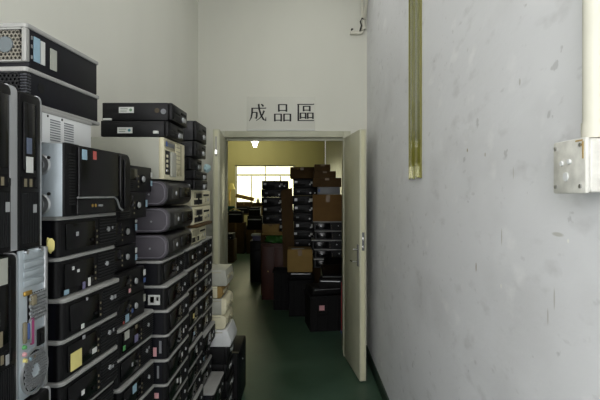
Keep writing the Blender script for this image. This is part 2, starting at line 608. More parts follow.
def strokes(name, segs, ox, oz, s):
    """segs: polylines of (x, z, half width) in a unit square"""
    b = G()
    for sg_ in segs:
        L_, Rr = [], []
        for i, (x, z, w) in enumerate(sg_):
            x0, z0 = sg_[max(0, i - 1)][:2]
            x1, z1 = sg_[min(len(sg_) - 1, i + 1)][:2]
            dx, dz = x1 - x0, z1 - z0
            ll = math.hypot(dx, dz) or 1
            nx, nz = -dz / ll, dx / ll
            L_.append((ox + s * (x + nx * w), oz + s * (z + nz * w)))
            Rr.append((ox + s * (x - nx * w), oz + s * (z - nz * w)))
        b.prism(L_ + Rr[::-1], -0.0085, -0.006, 'y')
    part(name, None, b, MINK, sg)


T, V = 0.026, 0.050


def hl(x0, x1, z):
    return [(x0, z, T), (x1 - 0.06, z, T), (x1 - 0.02, z + 0.02, T * 1.3), (x1, z, T * 0.8)]


def hb(x0, x1, z):
    return [(x0, z, T), (x1, z, T)]


def vl(x, z0, z1):
    return [(x, z0, V), (x, z1, V * 0.95)]


def sqr(x0, x1, z0, z1):
    return [vl(x0, z0 - 0.04, z1), hb(x0, x1, z1 - 0.02), vl(x1, z0 - 0.04, z1), hb(x0, x1, z0 + 0.03)]


strokes('character', [hl(0.12, 0.98, 0.74), [(0.17, 0.75, V), (0.16, 0.45, V), (0.11, 0.20, V * 0.8), (0.01, 0.0, T * 0.6)],
                      hb(0.18, 0.46, 0.50), [(0.44, 0.51, V), (0.43, 0.28, V), (0.40, 0.16, V), (0.30, 0.19, T * 0.5)],
                      [(0.54, 0.99, V), (0.58, 0.66, V), (0.68, 0.34, V), (0.82, 0.10, V), (0.95, 0.03, V), (0.96, 0.24, T * 0.5)],
                      [(0.86, 0.60, V), (0.76, 0.36, V * 0.8), (0.60, 0.16, T), (0.40, 0.02, T * 0.6)],
                      [(0.68, 0.97, T), (0.76, 0.92, V), (0.82, 0.84, V * 0.9)]], 0.022, 0.092, 0.166)
strokes('character', sqr(0.28, 0.72, 0.58, 0.97) + sqr(0.05, 0.42, 0.02, 0.42) + sqr(0.58, 0.95, 0.02, 0.42), 0.258, 0.092, 0.166)
strokes('character', [hl(0.02, 0.99, 0.96), vl(0.08, 0.0, 0.97), hb(0.06, 0.99, 0.03)] + sqr(0.38, 0.74, 0.60, 0.87)
        + sqr(0.20, 0.50, 0.17, 0.48) + sqr(0.62, 0.92, 0.17, 0.48), 0.478, 0.092, 0.166)

# ------------------------------------------------------------------ fittings on the right and back wall
jb = thing('junction_box', 'white square plastic junction box below the vertical pipe on the right wall', 'junction box', (XR, 0.894, 1.553))
part('back_box', None, G().box(-0.052, 0, 0, 0.113, 0, 0.104, 0.006, 3), MBOXW, jb)
part('cover', None, G().box(-0.062, -0.052, -0.002, 0.115, -0.002, 0.106, 0.004), MBOXW, jb)
for (y, z) in ((0.012, 0.092), (0.102, 0.092), (0.012, 0.012), (0.102, 0.012)):
    part('screw', ('jscrew',), lambda: G().cyl((0, 0, 0), (-0.003, 0, 0), 0.004, n=10), MCHR, jb, (-0.062, y, z))
part('indicator', None, G().cyl((-0.062, 0.05, 0.062), (-0.066, 0.05, 0.062), 0.005).cyl((-0.062, 0.078, 0.06), (-0.066, 0.078, 0.06), 0.005).cyl((-0.062, 0.064, 0.032), (-0.064, 0.064, 0.032), 0.009), MWHT, jb)
part('stain', None, G().box(-0.0626, -0.0619, 0.003, 0.008, 0.065, 0.098).box(-0.0626, -0.0619, 0.006, 0.03, 0.099, 0.102), MRUST, jb)
cp = thing('conduit_pipe', 'thick white vertical conduit pipe rising along the right wall at the picture edge', 'pipe', (XR, 0.922, 1.6595))
part('pipe', None, G().cyl((-0.026, 0, 0.0), (-0.026, 0, 2.0), 0.021, n=24), MCONDUIT, cp)
part('collar', None, G().cyl((-0.026, 0, -0.0005), (-0.026, 0, 0.03), 0.0235, n=24), MCONDUIT, cp)
part('pipe_clip', None, G().cyl((-0.026, 0, 1.2), (-0.026, 0, 1.225), 0.0235, n=24).box(-0.01, 0, -0.045, 0.045, 1.2, 1.225), MCONDUIT, cp)

zz = lambda y, Y: EYE + (194 - y) * Y / F          # height of an image row at depth Y
xx = lambda x, Y: (x - 305) * Y / F
cb = thing('conduit_elbow', 'small cream L-shaped conduit with stray dark wires high in the back corner', 'pipe', (0.49, YB, 3.085))
part('stub', None, G().tube([(-0.06, -0.025, 0.0), (0.035, -0.025, 0.0), (0.055, -0.025, 0.008), (0.065, -0.025, 0.03), (0.068, -0.025, 0.12)], 0.017), MCONDUIT, cb)
part('feed_pipe', None, G().tube([(0.062, -0.03, 0.13), (0.05, -0.03, 0.35), (0.045, -0.03, 0.6)], 0.013), MCONDUIT, cb)
part('feed_pipe', None, G().tube([(0.072, -0.05, 0.13), (0.078, -0.25, 0.30), (0.078, -0.6, 0.6)], 0.013), MCONDUIT, cb)
part('wire', None, G().tube([(-0.05, -0.04, 0.016), (-0.045, -0.045, 0.03), (-0.035, -0.042, 0.028)], 0.008), MWIRE, cb)
part('wire', None, G().tube([(0.03, -0.045, 0.01), (0.045, -0.05, 0.06), (0.035, -0.045, 0.10), (0.05, -0.045, 0.13), (0.07, -0.045, 0.125)], 0.007), MWIRE, cb)

st = thing('plastic_strip', 'glossy olive-green plastic strip hanging down the right wall', 'strip', (XR, 2.386, 1.632))
g = G()
for k in range(4):
    y0 = 0.003 + k * 0.0665
    g.prism([(-0.004 - 0.003 * (k % 2), y0), (-0.001, y0), (-0.001, y0 + 0.0665), (-0.004 - 0.003 * ((k + 1) % 2), y0 + 0.0665)], 0.07, 2.05, 'z')
part('film', None, g, MSTRIP, st)
g = G()
for k in range(6):
    y0 = 0.003 + k * 0.0443
    g.prism([(y0, 0.0 + 0.006 * (k % 3)), (y0 + 0.042, 0.004 * ((k + 1) % 2)), (y0 + 0.042, 0.07), (y0, 0.07)], -0.012 + 0.002 * (k % 3), -0.004, 'x')
part('curled_end', None, g, MSTRIP, st)
part('edge_bead', None, G().box(-0.008, -0.001, 0, 0.004, 0.0, 2.05).box(-0.008, -0.001, 0.268, 0.272, 0.0, 2.05), mat('olive_edge', (118, 114, 52), 0.3), st)

# ------------------------------------------------------------------ desktop computers: builders
# local frame: front panel faces +X at x = 0, width along +Y, base at z = 0


def stickers(t, lst, h, w):
    """lst: (where, u, v, su, sv, material[, name]); where 'f' = front panel, 's' = near side, u and v fractions or metres"""
    for it in lst:
        wh, u, v, su, sv, m = it[:6]
        if wh == 'f' and m is not MYEL:
            su, sv = su * 0.78, sv * 0.78
        nm = it[6] if len(it) > 6 else 'sticker'
        if wh == 'f':
            part(nm, ('stk', su, sv), lambda su=su, sv=sv: G().box(0, 0.0014, -su / 2, su / 2, -sv / 2, sv / 2), m, t, (0.0052, u * w, v * h))
        else:
            part(nm, ('stks', su, sv), lambda su=su, sv=sv: G().box(-su / 2, su / 2, -0.0014, 0, -sv / 2, sv / 2), m, t, (u, 0.0, v * h))


def slim_pc(label, loc, rz=0.0, w=0.31, h=0.1045, d=0.37, stk=(), group=None, cat='computer'):
    """slim desktop: silver lid lip, rounded black bezel, drive door left, slatted grille right"""
    t = thing('desktop_computer', label, cat, loc, rz, group)
    k = (w, h, d)
    part('chassis', ('s_ch', k), lambda: G().prism(rrect(-d, -0.004, 0.002, w - 0.002, 0.012, (0, 1, 1, 0)), 0.001, h - 0.012), MNAVY, t)
    part('lid', ('s_lid', k), lambda: G().prism(rrect(-d, 0.003, 0, w, 0.016, (0, 1, 1, 0)), h - 0.0112, h - 0.0005, 'z', 0.002), MLID, t)
    part('front_bezel', ('s_bz', k), lambda: G().prism(rrect(-0.02, 0, 0.001, w - 0.001, 0.015, (0, 1, 1, 0)), 0.003, h - 0.014), MBLK, t)
    dr = part('drive_door', ('s_dr', k), lambda: G().box(0, 0.004, 0.05 * w + 0.012, 0.55 * w, 0.15 * h, 0.80 * h, 0.0015), MGLS, t)
    part('eject_button', ('s_ej', k), lambda: G().box(0.004, 0.006, 0.47 * w, 0.51 * w, 0.28 * h, 0.34 * h), MBLK2, dr)
    part('vent_frame', ('s_vf', k), lambda: G().box(0, 0.0015, 0.63 * w, 0.965 * w, 0.10 * h, 0.85 * h), MDEEP, t)

    def sl():
        g = G()
        for i in range(9):
            z = (0.115 + 0.085 * i) * h
            g.box(0.001, 0.004, 0.635 * w, 0.96 * w, z, z + 0.035 * h)
        return g
    part('vent_slats', ('s_vs', k), sl, MSLAT, t, stuff=True)
    part('power_button', ('s_pb', k), lambda: G().cyl((0.0, 0.80 * w, 0.52 * h), (0.006, 0.80 * w, 0.52 * h), 0.008, 0.007), MBAND, t)
    pn = part('port_panel', ('s_pp', k), lambda: G().box(0, 0.002, 0.565 * w, 0.615 * w, 0.12 * h, 0.62 * h), MBLK2, t)
    for q in range(3):
        part('port', ('s_po', k), lambda: G().box(0.002, 0.0035, 0.581 * w, 0.597 * w, -0.028 * h, 0.028 * h), MTAN, pn, (0, 0, (0.2 + 0.16 * q) * h))
    stickers(t, stk, h, w)
    return t


def button_pc(label, loc, rz=0.0, w=0.26, h=0.09, d=0.34, stk=(), group=None):
    """all-black slim desktop with a round silver button"""
    t = thing('desktop_computer', label, 'computer', loc, rz, group)
    k = (w, h, d)
    part('chassis', ('b_ch', k), lambda: G().box(-d, -0.02, 0.003, w - 0.003, 0.001, h - 0.003, 0.003), MBLK2, t)
    part('front_bezel', ('b_bz', k), lambda: G().prism(rrect(-0.022, 0, 0, w, 0.01, (0, 1, 1, 0)), 0.001, h - 0.001, 'z', 0.002), MBLK, t)
    part('drive_door', ('b_dr', k), lambda: G().box(0, 0.003, 0.06 * w, 0.50 * w, 0.45 * h, 0.88 * h, 0.001), MGLS, t)
    part('vent_frame', ('b_vf', k), lambda: G().box(0, 0.001, 0.06 * w, 0.38 * w, 0.08 * h, 0.40 * h), MDEEP, t)

    def sl():
        g = G()
        for i in range(4):
            z = (0.11 + 0.075 * i) * h
            g.box(0.0005, 0.003, 0.065 * w, 0.375 * w, z, z + 0.03 * h)
        return g
    part('vent_slats', ('b_vs', k), sl, MSLAT, t, stuff=True)
    part('button_ring', ('b_br', k), lambda: G().cyl((0, 0.68 * w, 0.5 * h), (0.003, 0.68 * w, 0.5 * h), 0.018, n=24), MBLK2, t)
    part('power_button', ('b_pb', k), lambda: G().cyl((0.003, 0.68 * w, 0.5 * h), (0.007, 0.68 * w, 0.5 * h), 0.0115, 0.010, n=20), MBAND, t)
    for q in range(3):
        part('port', ('b_po', k), lambda: G().box(0, 0.002, 0.53 * w, 0.55 * w, -0.032 * h, 0.032 * h), MTAN, t, (0, 0, (0.2 + 0.2 * q) * h))
    stickers(t, stk, h, w)
    return t


def plain_pc(label, loc, rz=0.0, w=0.30, h=0.08, d=0.30, m=None, stk=(), group=None, silver=False):
    """thin dark desktop with bays, used for the small cases on top and the far room"""
    m = m or MBLK2
    t = thing('desktop_computer', label, 'computer', loc, rz, group)
    k = (w, h, d)
    part('chassis', ('p_ch', k), lambda: G().box(-d, -0.018, 0.002, w - 0.002, 0.001, h - 0.001, 0.003), m, t)
    part('front_bezel', ('p_bz', k), lambda: G().box(-0.02, 0, 0, w, 0.0015, h - 0.0015, 0.005), m if m in (MBEIGE, MPUTTY) else MBLK, t)
    part('drive_bay', ('p_db', k), lambda: G().box(0, 0.003, 0.08 * w, 0.50 * w, 0.52 * h, 0.86 * h, 0.001), MBEIGE2 if m is MBEIGE else MSLAT, t)
    part('floppy_slot', ('p_fs', k), lambda: G().box(0, 0.002, 0.58 * w, 0.90 * w, 0.62 * h, 0.74 * h), MDEEP, t)
    part('vent_frame', ('p_vf', k), lambda: G().box(0, 0.0015, 0.08 * w, 0.5 * w, 0.12 * h, 0.40 * h), MDEEP, t)
    part('power_button', ('p_pb', k), lambda: G().cyl((0, 0.68 * w, 0.34 * h), (0.006, 0.68 * w, 0.34 * h), 0.013, 0.011, n=18), MBAND if m is not MBEIGE else MBEIGE2, t)
    part('badge', ('p_bg', k), lambda: G().box(0, 0.002, 0.86 * w - 0.009, 0.86 * w + 0.009, 0.26 * h, 0.26 * h + 0.018), MBAND, t)
    stickers(t, stk, h, w)
    return t


def fill_below(make, n, z_top, loc, rz, label, group, **kw):
    """the unseen lower units that carry a column: one built, the rest copied"""
    pitch = z_top / n
    first = make(label, (loc[0], loc[1], 0.0), rz, h=pitch, group=group, **kw)
    for i in range(1, n):
        copy_thing(first, (loc[0] + 0.006 * math.sin(i * 2.1), loc[1], i * pitch), rz, label, group)


TH = R(-3.8)
WS = MPAPER
# ---- nearest stack: five slim desktops in view under the sideways tower
BX, BY, BH = -0.615, 1.17, 0.1045
bstk = [
    [('f', 0.24, 0.52, 0.014, 0.014, MBAND, 'badge'), ('f', 0.87, 0.55, 0.008, 0.010, MBAND, 'badge')],
    [('f', 0.20, 0.66, 0.012, 0.011, WS), ('f', 0.28, 0.56, 0.013, 0.010, WS), ('f', 0.10, 0.12, 0.026, 0.016, MBLUE), ('f', 0.37, 0.13, 0.016, 0.026, MPURP),
     ('f', 0.46, 0.18, 0.016, 0.030, WS), ('f', 0.80, 0.52, 0.010, 0.012, MBAND, 'badge')],
    [('f', 0.26, 0.15, 0.018, 0.015, WS), ('f', 0.33, 0.80, 0.010, 0.010, MBAND, 'badge'), ('f', 0.86, 0.52, 0.012, 0.014, MBAND, 'badge')],
    [('f', 0.20, 0.36, 0.052, 0.046, MYEL, 'note'), ('f', 0.50, 0.30, 0.030, 0.018, WS), ('f', 0.32, 0.82, 0.016, 0.012, MBAND, 'badge'), ('f', 0.87, 0.55, 0.009, 0.011, MBAND, 'badge')],
    [('f', 0.30, 0.42, 0.018, 0.016, WS), ('f', 0.85, 0.5, 0.009, 0.011, MBAND, 'badge')],
]
blab = ['black slim desktop with silver lid directly under the sideways tower in the nearest stack',
        'black slim desktop with several small white and blue stickers, second under the sideways tower',
        'black slim desktop with one low white square sticker, third under the sideways tower',
        'black slim desktop with a pale yellow note stuck on its front in the nearest stack',
        'black slim desktop just under the one with the yellow note, at the bottom picture edge']
boff = [(0.004, -0.004), (-0.004, 0.004), (0.010, 0.006), (0.004, 0.004), (0.006, 0.002)]
for i in range(5):
    slim_pc(blab[i], (BX + boff[i][0], BY + boff[i][1], 1.495 - (i + 1) * BH), TH, stk=bstk[i], h=BH, group='slim desktops in the nearest stack')
fill_below(slim_pc, 9, 1.495 - 5 * BH, (BX, BY), TH, 'black slim desktop low in the nearest stack, below the picture edge', 'unseen desktops carrying the nearest stack')

# ---- sideways tower on top of that stack
tw = thing('tower_computer', 'black-fronted tower lying on its side with bare steel side panel, blue and red stickers', 'computer', (-0.574, 1.125, 1.4955), TH)
D, W, H = 0.40, 0.362, 0.178
part('chassis', None, G().box(-D, -0.006, 0.0, 0.02, 0.0, H - 0.002, 0.002).box(-D, -0.05, 0.02, W - 0.035, 0.0, H - 0.002, 0.002), MGALV, tw)
for (x, z) in ((-0.062, 0.125), (-0.062, 0.03)):
    part('side_vent', None, G().cyl((x, 0.0, z), (x, -0.004, z), 0.026, 0.023, n=28).cyl((x, -0.004, z), (x, -0.006, z), 0.012, n=20), MALU, tw)
for (x, z) in ((-0.04, 0.142), (-0.04, 0.055)):
    part('screw', ('twscrew',), lambda: G().cyl((0, 0, 0), (0, -0.003, 0), 0.004, n=10), MWIRE, tw, (x, 0, z))
g = G()
g.prism(rrect(-0.006, 0.0, -0.002, 0.06, 0.006, (0, 1, 0, 0)), 0.0, H, 'z', 0.001)
g.prism(rrect(0.02, W, 0.0, H, 0.030, (0, 0, 1, 0), 8), -0.05, 0.0, 'x', 0.006)
part('front_bezel', None, g, MBLK, tw)
part('door_panel', None, G().prism(rrect(-0.01, 0.006, 0.056, W - 0.095, 0.006, (0, 1, 1, 0)), 0.048, H - 0.006), MGLS, tw)
part('lower_panel', None, G().prism(rrect(-0.01, 0.004, 0.05, W - 0.11, 0.004, (0, 1, 1, 0)), 0.004, 0.040), MGLS, tw)
g = G()
for i in range(18):
    z = 0.028 + i * 0.0072
    g.box(-0.001, 0.003, 0.010, 0.040, z, z + 0.003)
part('vent_slats', None, g, MSLAT, tw, stuff=True)
part('chrome_line', None, G().tube([(0.005, 0.045, 0.045), (0.006, W - 0.125, 0.045), (0.006, W - 0.108, 0.038), (0.006, W - 0.092, 0.014), (0.005, W - 0.07, 0.006)], 0.0025), MALU, tw)
part('upright_rib', None, G().box(0, 0.008, W - 0.088, W - 0.078, 0.03, H - 0.01, 0.003), MGLS, tw)
part('upright_rib', None, G().box(-0.004, 0.006, W - 0.055, W - 0.047, 0.01, H - 0.018, 0.003), MGLS, tw)
for y in (0.118, 0.134):
    part('port', ('twport',), lambda: G().cyl((0.004, 0, 0.024), (0.0055, 0, 0.024), 0.0045, n=12), MBRASS, tw, (0, y, 0))
part('port', None, G().box(0.004, 0.0055, 0.150, 0.172, 0.021, 0.026), MALU, tw)
part('sticker', None, G().box(0.0, 0.0075, 0.064, 0.086, 0.142, 0.168), MBLUE, tw, label='light blue sticker')
part('sticker', None, G().box(0.0, 0.0075, 0.118, 0.134, 0.146, 0.168), MRED, tw, label='red sticker')

# ---- on the tower: white vented case, then two dark cases whose mesh ends face the camera
wc = thing('desktop_computer', 'white case with two columns of vent slots under the topmost dark desktops', 'computer', (-0.630, 1.10, 1.674), TH)
part('chassis', None, G().box(-0.35, 0, 0, 0.25, 0, 0.076, 0.003), MWHT, wc)
part('lid', None, G().box(-0.35, 0.002, -0.002, 0.252, 0.072, 0.081, 0.002), MLID, wc)
for y0 in (0.055, 0.115):
    g = G()
    for i in range(9):
        g.box(0, 0.0012, y0, y0 + 0.042, 0.008 + i * 0.0062, 0.0105 + i * 0.0062)
    part('vent_slots', None, g, MGREYC, wc, stuff=True)
for y0 in (0.045, 0.105):
    part('rivet', ('wrivet',), lambda: G().cyl((0, 0, 0.066), (0.0015, 0, 0.066), 0.003, n=8), MWIRE, wc, (0, y0, 0))
part('seam', None, G().box(0, 0.0015, 0.018, 0.021, 0.002, 0.072), MGREYC, wc)


def mesh_end_pc(label, loc, w, h, d, fan, stk, tray):
    t = thing('desktop_computer', label, 'computer', loc, TH)
    part('chassis', None, G().box(-d, -0.001, 0.012, w - 0.004, 0.0006 if fan else 0.010, h - 0.011, 0.001), MNAVY, t)
    part('lid', None, G().prism(rrect(-d, 0.002, 0, w, 0.010, (0, 1, 0, 0)), h - 0.012, h - 0.0005, 'z', 0.003), MLID, t)
    if tray:
        part('tray', None, G().prism(rrect(-d, 0.004, 0.01, w + 0.004, 0.006, (0, 1, 1, 0)), 0.0005, 0.010, 'z', 0.002), MLID, t)
    if fan:
        part('end_frame', None, G().box(-0.012, 0, 0, 0.014, 0.0105, h - 0.012, 0.003).box(-d, -0.012, 0.001, 0.012, 0.0105, 0.014).box(-d, -0.012, 0.001, 0.012, h - 0.016, h - 0.012), MLID, t)
        part('mesh_grille', None, G().hexmesh(-0.16, -0.012, 0.014, h - 0.016, 0.0098, 0.006, 0.0021, 'y', 0.003, lambda u, v: math.hypot(u + 0.052, (v - h / 2) * 1.15) < 0.019), mat('dull_mesh_steel', (132, 128, 118), 0.5, 0.4), t, stuff=True)
        part('mesh_backing', None, G().box(-0.17, -0.012, 0.0095, 0.0115, 0.013, h - 0.014), MDEEP, t)
        part('fan_hub', None, G().cyl((-0.052, 0.004, h / 2), (-0.052, 0.001, h / 2), 0.019, 0.018, n=24), mat('dull_hub_steel', (112, 120, 124), 0.5, 0.4), t)
        for z in (0.025, 0.05, 0.07):
            part('rivet', ('mrivet',), lambda: G().box(0, 0.0015, -0.002, 0.002, -0.004, 0.004), MALU, t, (-0.0005, 0.02, z))
    else:
        part('end_frame', None, G().box(-0.012, 0, 0.002, 0.013, 0.0105, h - 0.012, 0.002), MBLK, t)
        part('mesh_grille', None, G().hexmesh(-0.16, -0.014, 0.012, h - 0.014, 0.010, 0.006, 0.0025, 'y', 0.004), MSLAT, t, stuff=True)
        g = G()
        for i in range(9):
            z = 0.016 + i * 0.0066
            g.box(-0.014, 0.0015, -0.001, 0.016, z, z + 0.0034, 0.0008)
        part('ridges', None, g, mat('dark_ridge_steel', (70, 72, 78), 0.45, 0.3), t, stuff=True)
        part('finger_hole', None, G().cyl((-0.001, 0.055, 0.05), (0.0005, 0.055, 0.05), 0.012, n=20), MDEEP, t)
    for (u, v, su, sv, m) in stk:
        part('sticker', ('mstk', su, sv), lambda: G().box(-0.001, 0.0012, 0, su, 0, sv), m, t, (0, u, v))
    return t


mesh_end_pc('topmost dark desktop at upper left, its steel honeycomb fan end facing the camera', (-0.641, 1.08, 1.8455), 0.325, 0.1005, 0.37, True,
            [(0.028, 0.018, 0.022, 0.058, MBLUE), (0.0535, 0.018, 0.016, 0.056, WS), (0.092, 0.016, 0.026, 0.052, mat('grey_label', (168, 170, 160), 0.7))], False)
mesh_end_pc('second dark desktop from the top at upper left, ridged black vent end and silver tray', (-0.641, 1.08, 1.755), 0.330, 0.090, 0.37, False, [], True)

# ---- leftmost column: machines standing on edge


def upright_pc(label, loc, rz, w, h, d, band, stk, group=None):
    t = thing('desktop_computer', label, 'computer', loc, rz, group)
    k = (w, h, d, band)
    part('chassis', ('u_ch', k), lambda: G().box(-d, -0.02, 0.002, w - 0.001, 0.001, h - 0.008, 0.002), MNAVY, t)
    part('front_bezel', ('u_bz', k), lambda: G().prism(rrect(0.0, w - band, 0.0, h - 0.002, 0.014, (0, 0, 1, 1)), -0.022, 0, 'x', 0.004), MBLK, t)
    part('silver_band', ('u_bd', k), lambda: G().prism(rrect(w - band - 0.010, w, 0.0, h, 0.014, (0, 0, 1, 0)), -0.024, -0.001, 'x', 0.004), MBAND, t)
    dr = part('drive_door', ('u_dr', k), lambda: G().box(0, 0.004, 0.12 * w, 0.62 * w, 0.50 * h, 0.93 * h, 0.002), MGLS, t)
    part('trim_line', ('u_tl', k), lambda: G().box(0.003, 0.005, 0.66 * w - 0.003, 0.66 * w, 0.44 * h, 0.93 * h), MBAND if band > 0.015 else MSLAT, t)
    part('vent_frame', ('u_vf', k), lambda: G().box(0, 0.001, 0.06 * w, 0.88 * (w - band), 0.03 * h, 0.36 * h), MDEEP, t)

    def sl():
        g = G()
        for i in range(10):
            y = 0.08 * w + i * (0.78 * (w - band) / 10)
            g.box(0.0005, 0.003, y, y + 0.0035, 0.035 * h, 0.355 * h)
        return g
    part('vent_slats', ('u_vs', k), sl, MSLAT, t, stuff=True)
    pn = part('port_panel', ('u_pp', k), lambda: G().box(0, 0.002, 0.08 * w, 0.80 * (w - band), 0.385 * h, 0.46 * h), MBLK2, t)
    for q in range(3):
        part('port', ('u_po', k), lambda: G().box(0.002, 0.0035, -0.004, 0.004, 0.395 * h, 0.445 * h), MTAN if q < 2 else MSLAT, pn, (0, (0.2 + 0.22 * q) * w, 0))
    for it in stk:
        u, v, su, sv, m, nm = it
        part(nm, ('ustk', su, sv), lambda: G().box(0, 0.0014, -su / 2, su / 2, -sv / 2, sv / 2), m, t, (0.0042, u * w, v * h))
    return t


AX = -0.598
upright_pc('black desktop standing on edge at the left picture edge with wide silver side band', (AX, 0.884, 1.432), 0, 0.098, 0.341, 0.36, 0.024,
           [(0.55, 0.27, 0.012, 0.020, MBAND, 'badge')])
upright_pc('black desktop standing on edge with a dull blue sticker above a white square one', (AX, 0.984, 1.432), 0, 0.088, 0.338, 0.36, 0.008,
           [(0.31, 0.655, 0.018, 0.034, mat('dull_blue_sticker', (92, 102, 122), 0.5), 'sticker'), (0.33, 0.535, 0.024, 0.034, WS, 'sticker'), (0.55, 0.255, 0.012, 0.018, MBAND, 'badge')])
upright_pc('black machine standing on edge at lower left edge with a grey label panel', (AX, 0.882, 1.074), 0, 0.100, 0.355, 0.36, 0.006,
           [(0.42, 0.91, 0.026, 0.052, mat('grey_label', (168, 170, 160), 0.7), 'label_panel'), (0.2, 0.655, 0.020, 0.030, WS, 'sticker'), (0.35, 0.54, 0.010, 0.03, MTAN, 'port'), (0.55, 0.41, 0.010, 0.020, MBAND, 'badge')])

# the machine whose steel rear panel faces the aisle
rp = thing('desktop_computer', 'machine standing on edge with its steel rear panel of ports and fan facing out', 'computer', (AX, 0.984, 1.112))
W, H = 0.104, 0.318
part('chassis', None, G().box(-0.36, -0.004, 0.001, W - 0.001, 0.001, H - 0.002, 0.002), MNAVY, rp)
part('rear_plate', None, G().box(-0.006, 0, 0, W - 0.012, 0, H, 0.001), MGALV, rp)
part('edge_flange', None, G().box(-0.02, 0.004, W - 0.013, W, 0, H, 0.003), MALU, rp)
for i in range(4):
    part('slot_cover', ('slotc',), lambda: G().box(0, 0.003, 0.012, 0.088, 0.002, 0.0165, 0.002), MGALV, rp, (0, 0, 0.236 + i * 0.0195))
for i, y in enumerate((0.02, 0.075)):
    part('screw', ('rscrew',), lambda: G().cyl((0, 0, 0), (0.006, 0, 0), 0.005, n=10), MCHR, rp, (0, y, H - 0.004))
part('antenna_socket', None, G().box(0, 0.005, 0.012, 0.040, 0.220, 0.230, 0.002), MBRASS, rp)
part('mesh_grille', None, G().hexmesh(0.028, 0.094, 0.160, 0.222, 0.0088, 0.003, 0.0022, 'x', 0.0035), MALU, rp, stuff=True)
part('mesh_backing', None, G().box(0, 0.0006, 0.028, 0.094, 0.160, 0.222), MDEEP, rp)
part('usb_socket', None, G().box(0, 0.009, 0.034, 0.050, 0.196, 0.218, 0.001), MTAN, rp)
part('serial_port', None, G().box(0, 0.006, 0.010, 0.020, 0.120, 0.165, 0.002), MTAN, rp)
part('video_port', None, G().box(0, 0.006, 0.023, 0.030, 0.125, 0.160, 0.002), MDBLUE, rp)
part('parallel_port', None, G().box(0, 0.006, 0.036, 0.046, 0.110, 0.168, 0.002), MMAG, rp)
part('usb_socket', None, G().box(0, 0.006, 0.031, 0.035, 0.115, 0.165, 0.001), MALU, rp)
for (y, z, m) in ((0.014, 0.112, MGRS), (0.014, 0.097, MPNK), (0.016, 0.083, MYEL), (0.032, 0.081, MBLUE), (0.046, 0.082, MTAN)):
    part('audio_jack', ('jack',), lambda: G().cyl((0, 0, 0), (0.006, 0, 0), 0.005, 0.004, n=12), m, rp, (0, y, z))
part('power_socket', None, G().box(0, 0.004, 0.062, 0.090, 0.098, 0.136, 0.002), MBLK, rp)
part('power_pins', None, G().box(0.004, 0.008, 0.073, 0.079, 0.108, 0.126, 0.001), MDEEP, rp)
fg = part('fan_grille', None, G().hexmesh(0.010, 0.098, 0.012, 0.090, 0.0074, 0.003, 0.0016, 'x', 0.0035, lambda u, v: not (0.014 < math.hypot(u - 0.052, v - 0.050) < 0.044)), MALU, rp, stuff=True)
part('fan_hub', None, G().cyl((0.001, 0.052, 0.050), (0.004, 0.052, 0.050), 0.016, 0.015, n=24), MGALV, rp)
part('fan_opening', None, G().cyl((0, 0.052, 0.050), (0.0006, 0.052, 0.050), 0.044, n=32), MDEEP, rp)
part('fan_ring', None, G().ring((0.052, 0.050), 0.0505, 0.0465, 0, 0.005, 32), MALU, rp)

lowA = upright_pc('black silver-edged machine standing on edge directly under the steel rear panel machine', (AX + 0.012, 0.984, 0.744), 0, 0.104, 0.367, 0.36, 0.008, [])
la = 'machine standing on edge low in the leftmost column, below the picture edge'
ga = 'unseen machines carrying the leftmost column'
src = upright_pc(la, (AX, 0.882, 0.716), 0, 0.100, 0.358, 0.36, 0.006, [], ga)
for z in (0.358, 0.0):
    copy_thing(src, (AX, 0.882, z), 0, la, ga)
src = upright_pc(la, (AX, 0.984, 0.372), 0, 0.104, 0.372, 0.36, 0.008, [], ga)
copy_thing(src, (AX, 0.984, 0), 0, la, ga)

# crumpled yellow paper between the upright machines and the nearest stack
random.seed(5)
bm = bmesh.new()
bmesh.ops.create_icosphere(bm, subdivisions=2, radius=1.0)
for v in bm.verts:
    v.co = Vector((v.co.x * 0.010, v.co.y * 0.009, v.co.z * 0.022)) * random.uniform(0.72, 1.15)
g = G()
g._add(bm)
tag(part('paper_scrap', None, g, MYEL, None, (-0.602, 1.110, 1.428), (R(20), 0, R(20))),
    'crumpled pale yellow paper scrap squeezed between steel rear panel and nearest stack', 'paper')

